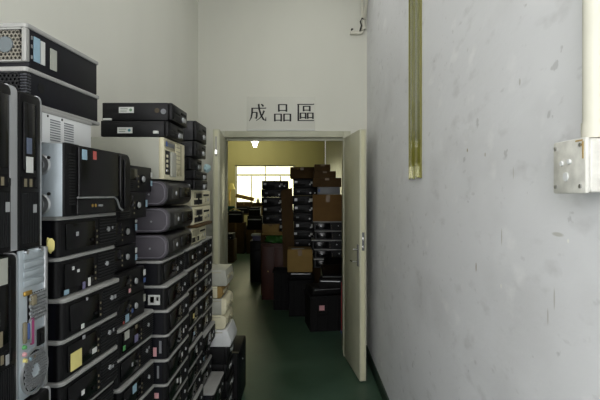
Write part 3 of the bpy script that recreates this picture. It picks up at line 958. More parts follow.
# ---- second stack: six black machines with round buttons over slim silver-lidded ones
CB = [MBLUE, WS]
cu = [  # x, y of the near front corner, base z, width, height
    ('black desktop topmost in the second stack, beside the rounded end of the sideways tower', -0.628, 1.588, 1.558, 0.284, 0.096, TH),
    ('black desktop second from top in the second stack, its grey corner jutting over the next', -0.622, 1.555, 1.462, 0.245, 0.095, TH),
    ('black desktop third from top in the second stack, blue-white sticker at its far end', -0.660, 1.53, 1.367, 0.265, 0.0935, TH),
    ('black desktop fourth from top in the second stack, tall blue and white stickers', -0.662, 1.53, 1.2775, 0.27, 0.088, TH),
    ('black desktop fifth from top in the second stack, white sticker over a blue one', -0.634, 1.53, 1.187, 0.28, 0.090, TH),
    ('black desktop sixth from top in the second stack with colourful stickers at its near end', -0.634, 1.53, 1.097, 0.28, 0.089, TH),
]
cst = [
    [('f', 0.93, 0.70, 0.018, 0.024, WS), ('f', 0.93, 0.35, 0.018, 0.026, MBLUE), ('f', 0.22, 0.80, 0.02, 0.012, WS)],
    [('f', 0.93, 0.55, 0.018, 0.034, MBLUE), ('f', 0.06, 0.80, 0.006, 0.03, MBAND, 'badge')],
    [('f', 0.93, 0.62, 0.020, 0.030, MBLUE), ('f', 0.93, 0.86, 0.020, 0.014, WS)],
    [('f', 0.93, 0.38, 0.020, 0.026, MBLUE), ('f', 0.93, 0.68, 0.020, 0.024, WS)],
    [('f', 0.93, 0.72, 0.022, 0.028, WS), ('f', 0.93, 0.40, 0.022, 0.022, MDBLUE), ('f', 0.47, 0.24, 0.016, 0.018, MPNK)],
    [('f', 0.93, 0.66, 0.020, 0.034, mat('grey_label', (168, 170, 160), 0.7)), ('f', 0.40, 0.22, 0.035, 0.034, MBLUE), ('f', 0.55, 0.40, 0.016, 0.018, MDBLUE), ('f', 0.30, 0.12, 0.012, 0.014, MRED)],
]
for (lb, x, y, z, w, h, rz), s in zip(cu, cst):
    button_pc(lb, (x, y, z), rz, w, h, 0.34, s, 'black desktops with round buttons in the second stack')
cl = ['silver-lidded slim desktop in the second stack with white and green stickers, lid showing',
      'silver-lidded slim desktop second below the black ones in the second stack',
      'silver-lidded slim desktop with a pale label on its front, low in the second stack']
cls = [[('f', 0.17, 0.70, 0.045, 0.036, mat('grey_label', (168, 170, 160), 0.7)), ('f', 0.10, 0.32, 0.022, 0.02, MGRS), ('f', 0.42, 0.36, 0.035, 0.034, MPURP), ('f', 0.42, 0.78, 0.02, 0.016, MTAN)],
       [('f', 0.36, 0.48, 0.014, 0.016, MBAND, 'badge'), ('f', 0.85, 0.6, 0.010, 0.012, MBAND, 'badge')],
       [('f', 0.36, 0.62, 0.040, 0.036, MBLUE), ('f', 0.80, 0.5, 0.010, 0.012, MBAND, 'badge')]]
for i in range(3):
    slim_pc(cl[i], (-0.622 + (0, -0.006, 0.002)[i], 1.567, 1.095 - 0.1 * (i + 1)), TH, w=0.303, h=0.0995, stk=cls[i], group='slim desktops in the second stack')
fill_below(slim_pc, 8, 0.795, (-0.624, 1.567), TH, 'silver-lidded slim desktop low in the second stack, below the picture edge', 'unseen desktops carrying the second stack', w=0.303)

# ---- third stack
DX, DY = -0.562, 1.90
dl = ['silver-lidded slim desktop directly under the three rounded grey cases',
      'silver-lidded slim desktop with a white printed label on its near side, second under rounded cases',
      'silver-lidded slim desktop third under the rounded cases in the third stack',
      'silver-lidded slim desktop fourth under the rounded cases, pinkish label on its near corner',
      'silver-lidded slim desktop fifth under the rounded cases in the third stack',
      'silver-lidded slim desktop lowest in view of the third stack, pink sticker at near corner']
ds = [[('f', 0.62, 0.35, 0.03, 0.022, MBAND, 'badge')],
      [('s', -0.048, 0.42, 0.048, 0.040, WS, 'side_label'), ('s', -0.056, 0.43, 0.016, 0.024, MPRINT, 'print_mark'), ('s', -0.034, 0.46, 0.008, 0.016, MPRINT, 'print_mark'), ('f', 0.66, 0.4, 0.018, 0.020, MBAND, 'badge')],
      [('f', 0.65, 0.42, 0.016, 0.016, MBAND, 'badge')],
      [('s', -0.050, 0.30, 0.014, 0.036, MPNK, 'side_label'), ('s', -0.028, 0.5, 0.010, 0.05, MGREYC, 'side_label'), ('f', 0.66, 0.5, 0.018, 0.024, WS)],
      [('s', -0.036, 0.5, 0.008, 0.05, MGREYC, 'side_label'), ('f', 0.6, 0.5, 0.022, 0.022, WS)],
      [('s', -0.040, 0.55, 0.018, 0.022, MPNK, 'side_label'), ('f', 0.4, 0.6, 0.018, 0.022, WS), ('f', 0.55, 0.4, 0.02, 0.03, WS)]]
dof = [(-0.018, 0.0), (0.0, 0.0), (0.006, 0.0), (0.004, 0.004), (0.004, 0.0), (0.002, 0.0)]
for i in range(6):
    slim_pc(dl[i], (DX + dof[i][0], DY + dof[i][1], 1.28 - 0.1 * (i + 1)), 0, w=0.355, h=0.0995, d=0.38, stk=ds[i], group='slim desktops in the third stack')
fill_below(slim_pc, 7, 0.68, (DX, DY), 0, 'silver-lidded slim desktop low in the third stack, below the picture edge', 'unseen desktops carrying the third stack', w=0.355, d=0.38)

# three rounded grey cases
def round_case(label, loc, h=0.109, w=0.40, d=0.40):
    t = thing('desktop_computer', label, 'computer', loc, 0, 'rounded grey cases in the third stack')
    part('chassis', ('r_ch', h), lambda: G().prism(rrect(-d, 0.0, 0.002, h - 0.002, 0.040, (0, 1, 1, 0), 8), 0.008, w, 'y', 0.004), MRFRONT, t)
    part('side_panel', ('r_sp', h), lambda: G().prism(rrect(-d, -0.004, 0.005, h - 0.005, 0.038, (0, 1, 1, 0), 8), 0.0, 0.008, 'y', 0.003), MRSIDE, t)
    part('side_lip', ('r_sl', h), lambda: G().tube([(-d * 0.5, -0.001, 0.012)] + [(x, -0.001, z) for x, z in rrect(-d * 0.5, -0.012, 0.012, h - 0.012, 0.034, (0, 1, 1, 0), 8)][1:], 0.0022, 6), mat('pale_purple_grey', (122, 118, 126), 0.45), t)
    part('front_panel', ('r_fp', h), lambda: G().box(-0.002, 0.004, 0.07, 0.16, 0.030, h - 0.030, 0.003), mat('grey_bezel_panel', (50, 49, 46), 0.4), t)
    part('drive_door', ('r_dd', h), lambda: G().box(-0.002, 0.004, 0.19, 0.36, 0.035, h - 0.028, 0.003), MGLS, t)
    part('power_button', ('r_pb', h), lambda: G().cyl((0.002, 0.115, h / 2), (0.007, 0.115, h / 2), 0.010, 0.009), MBAND, t)
    part('latch_tab', ('r_lt', h), lambda: G().box(-0.030, -0.008, w, w + 0.012, h * 0.45, h * 0.9, 0.003), MBAND, t)
    part('screw', ('r_sc', h), lambda: G().cyl((-0.075, 0, h * 0.45), (-0.075, -0.0025, h * 0.45), 0.004, n=8), MBAND, t)
    return t


round_case('dark grey case with rounded front lying directly under the putty-coloured tower', (-0.556, 1.90, 1.499))
round_case('middle of the three dark grey cases with rounded fronts', (-0.548, 1.905, 1.389))
round_case('lowest of the three dark grey cases with rounded fronts, above silver-lidded desktops', (-0.552, 1.90, 1.2800))

# putty tower lying on its side with beige front
pt = thing('tower_computer', 'putty-grey tower lying on its side with beige front bays facing the aisle', 'computer', (-0.570, 1.90, 1.6105))
W, H, D = 0.325, 0.170, 0.42
part('chassis', None, G().box(-D, -0.02, 0, W, 0.0, H, 0.003), MPUTTY, pt)
part('front_bezel', None, G().box(-0.021, 0.0, -0.001, W + 0.001, 0.0, H, 0.005), MBEIGE, pt)
part('drive_bay', None, G().box(0, 0.004, 0.020, 0.150, 0.125, 0.160, 0.002), MBEIGE2, pt)
part('name_plate', None, G().box(0.004, 0.006, 0.028, 0.135, 0.134, 0.152, 0.001), MGREYC, pt)
part('badge', None, G().box(0.004, 0.007, 0.010, 0.028, 0.134, 0.154, 0.001), MDBLUE, pt)
part('recess', None, G().box(0, 0.002, 0.016, 0.075, 0.020, 0.118), MSLAT, pt)
for z in (0.035, 0.055, 0.075, 0.095):
    part('port', ('ptport',), lambda: G().box(0.002, 0.005, 0.024, 0.044, -0.006, 0.006, 0.001), MBEIGE if z > 0.05 else MCHR, pt, (0, 0, z))
part('front_cover', None, G().box(0, 0.010, 0.080, 0.150, 0.012, 0.118, 0.004), MPUTTY, pt)
part('drive_bay', None, G().box(0, 0.005, 0.160, 0.230, 0.060, 0.160, 0.002), MBEIGE, pt)
g = G()
for i in range(5):
    g.box(0.005, 0.006, 0.164, 0.226, 0.070 + i * 0.018, 0.074 + i * 0.018)
part('bay_seams', None, g, MBEIGE2, pt, stuff=True)
part('power_button', None, G().cyl((0, 0.20, 0.032), (0.008, 0.20, 0.032), 0.014, 0.012), MBEIGE2, pt)
part('feet_strip', None, G().box(0, 0.003, 0.238, 0.262, 0.02, 0.16, 0.002), MBEIGE2, pt)

# two black desktops on top
def label_bits(t, x, z, dot):
    l = part('side_label', None, G().box(x - 0.030, x + 0.030, -0.0015, 0.001, z - 0.012, z + 0.012), WS, t)
    part('printed_lines', None, G().box(x - 0.024, x + 0.006, -0.002, -0.0015, z + 0.003, z + 0.006).box(x - 0.024, x + 0.002, -0.002, -0.0015, z - 0.006, z - 0.003), mat('grey_green_ink', (120, 136, 120), 0.7), l)
    part('seal', None, G().cyl((x + 0.018, -0.0015, z), (x + 0.018, -0.002, z), 0.006, n=12), dot, l)


k1 = plain_pc('topmost black desktop of the third stack, white label on its long side', (-0.538, 1.905, 1.8485), 0, 0.24, 0.073, 0.285, MDGREY and mat('black_painted_case', (20, 20, 22), 0.5, spec=0.25, var=0.06, scale=14),
              group='black labelled desktops on the third stack')
label_bits(k1, -0.186, 0.042, mat('sage_seal', (110, 140, 110), 0.6))
part('side_hole', None, G().cyl((-0.062, 0.001, 0.040), (-0.062, -0.001, 0.040), 0.010, n=14), mat('dull_brown', (70, 60, 44), 0.6), k1)
part('handle_recess', None, G().cyl((-0.036, 0.001, 0.036), (-0.036, -0.0012, 0.036), 0.011, n=14), MGREYC, k1)
part('foot', None, G().box(-0.280, -0.245, -0.006, 0.004, -0.001, 0.008, 0.002), MPAPER, k1)
k2 = plain_pc('black desktop second from the top of the third stack, label lower on its side', (-0.552, 1.90, 1.7815), 0, 0.24, 0.066, 0.275, _M['black_painted_case'],
              group='black labelled desktops on the third stack')
label_bits(k2, -0.176, 0.026, mat('teal_seal', (70, 130, 140), 0.6))
part('corner_bracket', None, G().box(-0.062, -0.040, -0.005, 0.004, 0.012, 0.024, 0.002), MPAPER, k2)

# ---- fourth stack (behind the third)
el = [('black desktop topmost in the fourth stack, behind the labelled desktops', -0.545, 2.36, 1.82, 0.24, 0.10),
      ('black desktop second from the top in the fourth stack', -0.548, 2.36, 1.74, 0.24, 0.078),
      ('black desktop third from the top in the fourth stack, set back and deep in shade', -0.575, 2.36, 1.672, 0.26, 0.066),
      ('black desktop in the fourth stack with a pale blue rag lying on its far corner', -0.552, 2.36, 1.625, 0.29, 0.045),
      ('black desktop in the fourth stack resting on the topmost beige machine', -0.552, 2.36, 1.572, 0.30, 0.052)]
for i, (lb, x, y, z, w, h) in enumerate(el):
    plain_pc(lb, (x, y, z), 0, w, h, 0.33, MDGREY if i < 2 else MBLK2, group='black desktops on the fourth stack')
bm = bmesh.new()
bmesh.ops.create_icosphere(bm, subdivisions=2, radius=1.0)
random.seed(9)
for v in bm.verts:
    v.co = Vector((v.co.x * 0.018, v.co.y * 0.055, v.co.z * 0.026)) * random.uniform(0.8, 1.12)
g = G()
g._add(bm)
tag(part('rag', None, g, mat('pale_blue_cloth', (168, 196, 200), 0.9), None, (-0.542, 2.60, 1.692)), 'small pale blue rag hanging over the dark desktops of the fourth stack', 'rag')
bl = [('topmost of the three beige desktops behind the rounded grey cases', -0.580, 2.42, 1.484, 0.45, 0.087),
      ('middle of the three beige desktops behind the rounded grey cases', -0.578, 2.42, 1.388, 0.45, 0.095),
      ('lowest beige desktop of three, narrower, above the dark fifth stack', -0.588, 2.42, 1.285, 0.37, 0.085)]
for i, (lb, x, y, z, w, h) in enumerate(bl):
    t = plain_pc(lb, (x, y, z), 0, w, h, 0.38, MBEIGE, group='beige desktops behind the rounded cases')
    part('cd_drive', None, G().box(0, 0.004, 0.15 * w, 0.45 * w, 0.50 * h, 0.80 * h, 0.001), MSLAT if i < 2 else MBEIGE2, t)
    part('round_dial', None, G().ring((0.30 * w, 0.3 * h), 0.012, 0.018, 0, 0.005, 18), MSLAT if i < 2 else MBEIGE2, t)
tag(part('wood_slat', None, G().box(-0.86, -0.565, 2.45, 2.86, 1.371, 1.3875, 0.002), MCARD2), 'thin brown board lying between the middle and lowest beige desktops', 'board')
ords = ['topmost', 'second', 'third', 'fourth', 'fifth', 'sixth', 'seventh']
for i in range(6):
    plain_s = [('f', 0.3 + 0.1 * (i % 3), 0.5, 0.02, 0.022, (WS, MBAND, MBAND, MYEL, MBLUE, WS)[i])]
    slim_pc('slim desktop %s from the top in the dark fourth stack under the beige desktops' % ords[i], (-0.578 + 0.006 * (i % 2), 2.29, 1.28 - 0.1 * (i + 1)), 0, w=0.345, h=0.0995, d=0.38,
            stk=plain_s, group='slim desktops in the fourth stack')
fill_below(slim_pc, 7, 0.68, (-0.575, 2.29), 0, 'slim desktop low in the fourth stack, behind the third stack', 'unseen desktops carrying the fourth stack', w=0.345, d=0.38)

# ---- fifth stack
fo = [0.0, 0.0, 0.0, 0.004, 0.0, 0.02, -0.01, 0.0]
for i in range(8):
    slim_pc('slim desktop %s from the top in the fifth stack beside the white and beige machines' % (ords + ['eighth'])[i], (-0.590 + fo[i], 2.645, 1.283 - 0.107 * (i + 1)), 0, w=0.335, h=0.1065, d=0.37,
            stk=[('f', 0.35 + 0.15 * (i % 3), 0.45, 0.022, 0.024, (MBAND, WS, MBAND, MBAND, WS, WS, MBLUE, MBAND)[i])], group='slim desktops in the fifth stack')
fl = ['silver-lidded slim desktop jutting out at the foot of the fifth stack, lid showing',
      'slim desktop second from the floor at the foot of the fifth stack', 'slim desktop third from the floor at the foot of the fifth stack',
      'slim desktop on the floor at the foot of the fifth stack']
for i, (lb, dx) in enumerate(((fl[0], 0.075), (fl[2], 0.06), (fl[1], 0.065), (fl[3], 0.06))):
    slim_pc(lb, (-0.590 + dx, 2.645, 0.4268 - 0.1067 * (i + 1)), 0, w=0.335, h=0.1062, d=0.37, stk=[('f', 0.5, 0.5, 0.02, 0.03, WS)], group='slim desktops at the foot of the fifth stack')

# ---- beige machines near the door
gl = [('topmost white-beige machine of the pale pile beside the left door leaf', -0.510, 0.953, 0.104, MPUTTY),
      ('recessed beige machine with a brown front, second in the pale pile by the door', -0.535, 0.873, 0.078, MBEIGE),
      ('light beige machine third in the pale pile by the left door leaf', -0.508, 0.767, 0.104, MPUTTY),
      ('yellowed beige machine fourth in the pale pile by the left door leaf', -0.512, 0.672, 0.093, MBEIGE),
      ('white machine at the bottom of the pale pile by the door', -0.500, 0.560, 0.110, MWHT)]
for i, (lb, x, z, h, m) in enumerate(gl):
    t = thing('desktop_computer', lb, 'computer', (x, 3.04, z), 0, 'pale machines piled by the left door leaf')
    w = 0.28
    part('chassis', None, G().box(-0.36, -0.03, 0, w, 0.0005, h - 0.0005, 0.004), m, t)
    if i in (0, 4):
        part('front_bezel', None, G().prism([(-0.032, 0.001), (0.0 if i == 0 else 0.016, 0.001), (0.006 if i == 0 else 0.02, h * 0.35), (-0.006, h - 0.001), (-0.032, h - 0.001)], 0.0, w, 'y', 0.003), m, t)
    else:
        part('front_bezel', None, G().prism([(p[0], p[1]) for p in rrect(-0.034, 0.0, 0.001, h - 0.001, h * 0.3, (0, 1, 1, 0), 6)], 0.0, w, 'y', 0.002), MBEIGE if i != 1 else MCARD3, t)
    part('drive_bay', None, G().box(-0.01, 0.006, 0.15 * w, 0.55 * w, 0.36 * h, 0.62 * h, 0.001), MBEIGE2, t)
    part('power_button', None, G().cyl((-0.005, 0.75 * w, 0.45 * h), (0.010, 0.75 * w, 0.45 * h), 0.014), MBEIGE2, t)
    part('side_seam', None, G().box(-0.36, -0.034, -0.001, 0.001, h * 0.82, h * 0.86), MBEIGE2, t)
hl_ = ['topmost black desktop under the pale pile beside the doorway', 'second black desktop under the pale pile beside the doorway', 'third black desktop under the pale pile beside the doorway',
       'fourth black desktop under the pale pile beside the doorway', 'black desktop on the floor under the pale pile beside the doorway']
for i in range(5):
    plain_pc(hl_[i], (-0.505 - 0.008 * (i % 2), 3.045, 0.56 - 0.112 * (i + 1)), 0, 0.28, 0.1115, 0.36, MBLK2, [('f', 0.4, 0.5, 0.016, 0.03, WS)], 'black desktops under the pale pile')

# black tower on the floor beside the doorway
bt = thing('tower_computer', 'black tower standing on the floor at the end of the stacks by the doorway', 'computer', (-0.475, 3.375, 0))
part('chassis', None, G().box(-0.20, -0.004, 0.0, 0.40, 0.012, 0.415, 0.004), MBLK2, bt)
part('side_panel', None, G().box(-0.004, 0.0, 0.004, 0.396, 0.020, 0.408, 0.003), MNAVY, bt)
part('front_bezel', None, G().prism(rrect(-0.202, 0.0, -0.03, 0.0, 0.012, (1, 1, 0, 0)), 0.012, 0.418), MBLK, bt)
for y in (0.05, 0.34):
    part('foot', ('btfoot',), lambda: G().box(-0.19, -0.01, -0.02, 0.02, 0, 0.012), MBLK, bt, (0, y, 0))
part('drive_bay', None, G().box(-0.18, -0.03, -0.034, -0.03, 0.33, 0.375, 0.001), MSLAT, bt)
part('power_button', None, G().cyl((-0.1, -0.03, 0.24), (-0.1, -0.036, 0.24), 0.012), MBAND, bt)
part('thumb_screw', None, G().cyl((0, 0.20, 0.30), (0.004, 0.20, 0.30), 0.006), MALU, bt)

# ------------------------------------------------------------------ far room


def carton(label, loc, sx, sy, sz, m, rz=0.0, open_flaps=False, group=None, tape=True, name='cardboard_box', cat='box'):
    t = thing(name, label, cat, loc, rz, group)
    part('body', None, G().box(0, sx, 0, sy, 0, sz - 0.004, 0.004), m, t)
    part('flap', None, G().box(0.002, sx - 0.002, 0.002, sy / 2 - 0.002, sz - 0.004, sz - 0.0005), m, t)
    part('flap', None, G().box(0.002, sx - 0.002, sy / 2 + 0.002, sy - 0.002, sz - 0.004, sz - 0.0005), m, t)
    if tape:
        part('tape', None, G().box(-0.0006, sx + 0.0006, sy / 2 - 0.025, sy / 2 + 0.025, sz - 0.004, sz).box(sx / 2 - 0.025, sx / 2 + 0.025, -0.0008, 0.001, sz * 0.72, sz - 0.004), MTAPE, t)
    if open_flaps:
        part('flap', None, G().box(-0.01, sx + 0.01, -0.16, 0.0, -0.003, 0.0, M=Matrix.Translation((0, 0, sz)) @ Matrix.Rotation(R(-38), 4, 'X')), m, t)
    return t


def dark_pc_stack(names, x, y, z0, w, h, d, rz, group, stks, m=None):
    """names from top to bottom"""
    n = len(names)
    for i, lb in enumerate(names):
        random.seed(i * 7 + int(abs(x) * 100))
        plain_pc(lb, (x + random.uniform(-0.012, 0.012), y + random.uniform(-0.012, 0.012), z0 + (n - 1 - i) * h), rz, w, h - 0.001, d, m or (MBLK2 if i % 2 else MDGREY), stks[i % len(stks)], group)


FR = R(-90)                                            # fronts turned to the camera: local +X becomes -Y, local +Y becomes +X
nm8 = ['topmost', 'second', 'third', 'fourth', 'fifth', 'sixth', 'seventh', 'eighth', 'ninth', 'tenth', 'eleventh']
fst = [[('f', 0.12, 0.6, 0.05, 0.04, MBAND), ('f', 0.75, 0.55, 0.045, 0.04, WS)], [('f', 0.2, 0.5, 0.05, 0.03, MGREYC)], [('f', 0.15, 0.55, 0.05, 0.05, MBAND), ('f', 0.75, 0.5, 0.06, 0.06, MPAPER)]]
# stack in front of the window on a big box
Y1 = 7.2
carton('large brown box carrying the dark desktop stack before the window', (xx(262, Y1) - 0.02, Y1 + 0.02, 0), 0.50, 0.42, 0.985, MCARD2)
dark_pc_stack([nm8[i] + ' dark desktop of the stack in front of the far window' for i in range(6)], xx(262, Y1), Y1, 0.985, 0.40, 0.1285, 0.38, FR, 'dark desktops before the far window', fst)
# folded carton standing upright
fc = thing('folded_cardboard', 'tall folded brown cardboard standing upright between the two far desktop stacks', 'cardboard', (xx(281, 6.70), 6.70, 0), 0)
part('sheet', None, G().prism([(0.06, 0.0), (0.22, 0.0), (0.16, 1.64), (0.01, 1.60)], 0, 0.012, 'y'), MCARD2, fc)
part('sheet', None, G().prism([(0.05, 0.0), (0.20, 0.0), (0.14, 1.60), (0.0, 1.585)], -0.014, -0.001, 'y'), MCARD2, fc)
# second far stack
Y2 = 6.75
carton('brown box under the second far desktop stack', (xx(293, Y2) + 0.0, Y2 + 0.01, 0), 0.40, 0.40, 0.66, MCARD2)
dark_pc_stack([nm8[i] + ' dark desktop of the far stack with a box on top' for i in range(9)], xx(293, Y2), Y2, 0.66, 0.36, 0.1235, 0.38, FR, 'dark desktops under the flat brown box', fst)
carton('flat brown cardboard box on top of the second far desktop stack', (xx(290, 6.7), 6.70, 0.66 + 9 * 0.1235), 0.345, 0.38, 0.165, MCARD2)
# right-hand pile of boxes
Y3 = 5.95
g3 = 'boxes piled against the right far wall'
px = xx(313, Y3)
carton('wide low brown box high in the far right pile, under two smaller boxes', (px, Y3, 1.640), 0.36, 0.34, 0.115, MCARD2, group=g3)
carton('second box from the top of the far right pile, brown and slightly askew', (px + 0.01, Y3, 1.7555), 0.28, 0.32, 0.085, MCARD2, R(1), group=g3)
carton('topmost small brown box of the far right pile', (px + 0.02, Y3 + 0.01, 1.841), 0.20, 0.28, 0.085, MCARD2, group=g3)
gb = carton('flat grey equipment case with a blue mark between brown boxes at far right', (px + 0.06, Y3 - 0.01, 1.545), 0.28, 0.34, 0.094, MGREYC, tape=False, name='equipment_case', cat='case')
part('blue_mark', None, G().box(0.005, 0.03, -0.002, 0.001, 0.03, 0.07), MDBLUE, gb)
carton('large square brown cardboard box in the far right pile below the grey case', (px, Y3, 1.205), 0.38, 0.36, 0.339, MCARD, open_flaps=False, group=g3)
pl = ['dark desktop directly under the large square box at far right', 'dark silver-edged desktop second under the large square box', 'dark desktop third under the large square box',
      'dark desktop fourth under the large square box', 'dark desktop fifth under the large square box']
for i in range(5):
    slim_pc(pl[i], (px + 0.0 + 0.02 * math.sin(i * 2.3), Y3 - 0.01 + 0.02 * (i % 2), 1.204 - 0.118 * (i + 1)), FR, w=0.40, h=0.1175, d=0.34, stk=[('f', 0.25, 0.5, 0.03, 0.02, MBAND)], group='dark desktops under the large square box')

# dark plastic crates


def crate(label, loc, rz, sx, sy, sz, group=None, lab=False):
    t = thing('plastic_crate', label, 'crate', loc, rz, group)
    wl = 0.012
    part('shell', None, G().box(0, sx, 0, sy, 0, wl).box(0, wl, 0, sy, wl, sz - 0.02).box(sx - wl, sx, 0, sy, wl, sz - 0.02).box(wl, sx - wl, 0, wl, wl, sz - 0.02).box(wl, sx - wl, sy - wl, sy, wl, sz - 0.02), MCRT, t)
    part('rim', None, G().box(-0.015, sx + 0.015, -0.015, 0.02, sz - 0.02, sz, 0.004).box(-0.015, sx + 0.015, sy - 0.02, sy + 0.015, sz - 0.02, sz, 0.004)
         .box(-0.015, 0.02, 0.02, sy - 0.02, sz - 0.02, sz, 0.004).box(sx - 0.02, sx + 0.015, 0.02, sy - 0.02, sz - 0.02, sz, 0.004), MCRT, t)
    for k in range(3):
        part('rib', None, G().box(sx * (0.2 + 0.3 * k) - 0.012, sx * (0.2 + 0.3 * k) + 0.012, -0.008, 0, 0.02, sz - 0.03, 0.002), MCRT, t)
    if lab:
        part('label_tag', None, G().box(0.10, 0.16, -0.011, -0.0082, sz * 0.60, sz * 0.60 + 0.055), MPNK, t, label='pale pink paper tag')
        part('handle', None, G().box(0.08, 0.20, -0.016, -0.0085, sz * 0.46, sz * 0.52, 0.003), MCRT, t)
    return t


def black_box(name, label, cat, loc, rz, sx, sy, sz, group=None):
    """loose drives and small power supplies"""
    t = thing(name, label, cat, loc, rz, group)
    part('shell', None, G().box(0, sx, 0, sy, 0.0, sz, 0.004), MCRT, t)
    part('face_plate', None, G().box(0.01, sx - 0.01, -0.004, 0, 0.01, sz - 0.01, 0.002), MCRT, t)
    part('strip', None, G().box(0.02, sx - 0.02, -0.006, -0.004, sz * 0.7, sz * 0.78), MALU, t)
    return t


gc = 'black crates on the far room floor'
c1 = crate('black plastic crate with a pale pink tag near the open right door leaf', (0.06, 5.28, 0), R(8), 0.40, 0.42, 0.40, gc, True)
c2 = crate('black plastic crate second from the right door leaf, on the green floor', (-0.20, 5.95, 0), R(0), 0.30, 0.44, 0.46, gc)
c3 = crate('black plastic crate third from the door leaf beside the floor aisle', (-0.42, 6.28, 0), R(0), 0.20, 0.34, 0.52, gc)
black_box('power_supply', 'flat black unit lying across the tagged crate', 'computer part', (0.09, 5.34, 0.40), R(14), 0.34, 0.30, 0.08)
black_box('power_supply', 'black unit leaning on top of the flat unit over the tagged crate', 'computer part', (0.16, 5.38, 0.48), R(-6), 0.26, 0.24, 0.10)
black_box('power_supply', 'black unit lying across the second crate from the door leaf', 'computer part', (-0.20, 6.02, 0.46), R(0), 0.29, 0.30, 0.09)
for k, (x, y, z, rz, tl, lb) in enumerate(((0.20, 5.40, 0.59, 4, 24, 'black flat monitor lying tilted on the units over the tagged crate'), (0.22, 5.66, 0.60, -5, 40, 'black flat monitor leaning steeply behind another near the door leaf'))):
    t = thing('flat_monitor', lb, 'monitor', (x, y, z), R(rz))
    Mx = Matrix.Rotation(R(tl), 4, 'X')
    part('casing', None, G().box(0, 0.30, 0, 0.24, 0.0, 0.028, 0.004, M=Mx), MBLK, t)
    part('silver_edge', None, G().box(0.002, 0.298, -0.005, 0.001, 0.004, 0.016, 0.001, M=Mx), MALU, t)
    part('screen', None, G().box(0.015, 0.285, 0.02, 0.225, 0.028, 0.030, M=Mx), MGLS, t)
carton('tan cardboard box with papers on it in the middle of the far room', (-0.225, 6.0, 0.552), 0.32, 0.34, 0.29, MCARD3)
for i, (x, y, z, rz) in enumerate(((-0.16, 6.02, 0.8425, 20), )):
    tag(part('paper_sheet', None, G().box(0, 0.16, 0, 0.05, 0, 0.004), WS, None, (x, y, z), (0, 0, R(rz))), 'white paper strip lying on the tan cardboard box', 'paper')
# wooden cabinet with bag, sheet and box on it
Yc = 6.9
cx = xx(262, Yc)
cbn = thing('wooden_cabinet', 'low red-brown wooden cabinet under the green bag in the far room', 'cabinet', (cx, Yc - 0.02, 0))
part('body', None, G().box(0, 0.36, 0.0, 0.19, 0.0, 0.80, 0.004), MWOODR, cbn)
part('top', None, G().box(-0.01, 0.37, -0.012, 0.19, 0.80, 0.825, 0.003), MWOODR, cbn)
for x in (0.012, 0.186):
    dd = part('door', ('cabdoor',), lambda: G().box(0, 0.162, -0.012, 0, 0.04, 0.77, 0.003), MWOODR, cbn, (x, 0, 0))
    part('knob', ('cabknob',), lambda: G().cyl((0.08, -0.012, 0.42), (0.08, -0.026, 0.42), 0.008), MBRASS, dd)
random.seed(3)
bm = bmesh.new()
bmesh.ops.create_icosphere(bm, subdivisions=3, radius=1.0)
for v in bm.verts:
    n = 1 + 0.18 * math.sin(9 * v.co.x + 4 * v.co.z) + random.uniform(-0.07, 0.07)
    v.co = Vector((v.co.x * 0.165 * n, v.co.y * 0.07 * n, min(0.058, max(-0.055, v.co.z * 0.075 * n))))
g = G()
g._add(bm)
tag(part('plastic_bag', None, g, MGBAG, None, (cx + 0.20, Yc + 0.06, 0.881)), 'crumpled green plastic bag on top of the red-brown cabinet', 'bag')
tag(part('cardboard_sheet', None, G().box(0, 0.38, 0, 0.15, 0, 0.03, 0.002).box(0.01, 0.36, 0.01, 0.14, 0.031, 0.05, 0.002), MCARD3, None, (cx, Yc + 0.01, 0.945)), 'flattened tan cardboard resting on the green bag', 'cardboard')
carton('small long tan cardboard box on the flattened cardboard above the green bag', (cx + 0.0, Yc + 0.01, 0.9955), 0.25, 0.15, 0.11, MCARD3)
tag(part('paper_roll', None, G().cyl((0, 0, 0), (0.05, 0.0, 0.12), 0.008), WS, None, (cx + 0.29, Yc + 0.06, 0.997)), 'slim white paper roll leaning beside the small tan box', 'paper')
# dark tower beside the aisle with a white tub on top
plain_t = thing('tower_computer', 'black tower beside the floor aisle carrying a white tub', 'computer', (xx(250, 8.3), 8.3, 0))
part('chassis', None, G().box(0, 0.22, 0, 0.45, 0, 0.72, 0.005), MBLK2, plain_t)
part('front_bezel', None, G().box(0.005, 0.215, -0.02, 0.0, 0.01, 0.71, 0.006), MBLK, plain_t)
part('drive_bay', None, G().box(0.03, 0.19, -0.024, -0.02, 0.55, 0.60, 0.001), MSLAT, plain_t)
tb = thing('storage_tub', 'small violet-grey tub with a white lid on the black tower', 'tub', (xx(251, 8.3), 8.32, 0.72))
part('tub_body', None, G().box(0.02, 0.16, 0.02, 0.18, 0, 0.085, 0.01), MPURP, tb)
part('tub_lid', None, G().box(0, 0.18, 0, 0.20, 0.085, 0.12, 0.006), MPAPER, tb)

# red board beside the crate
rb = thing('red_stand', 'narrow red upright board beside the tagged crate, next to the door leaf', 'board', (0.405, 5.25, 0))
part('board', None, G().box(0, 0.10, 0, 0.03, 0.02, 0.56, 0.003), MREDP, rb)
part('foot', None, G().box(-0.005, 0.105, -0.02, 0.05, 0, 0.02, 0.003), MDBLUE, rb)

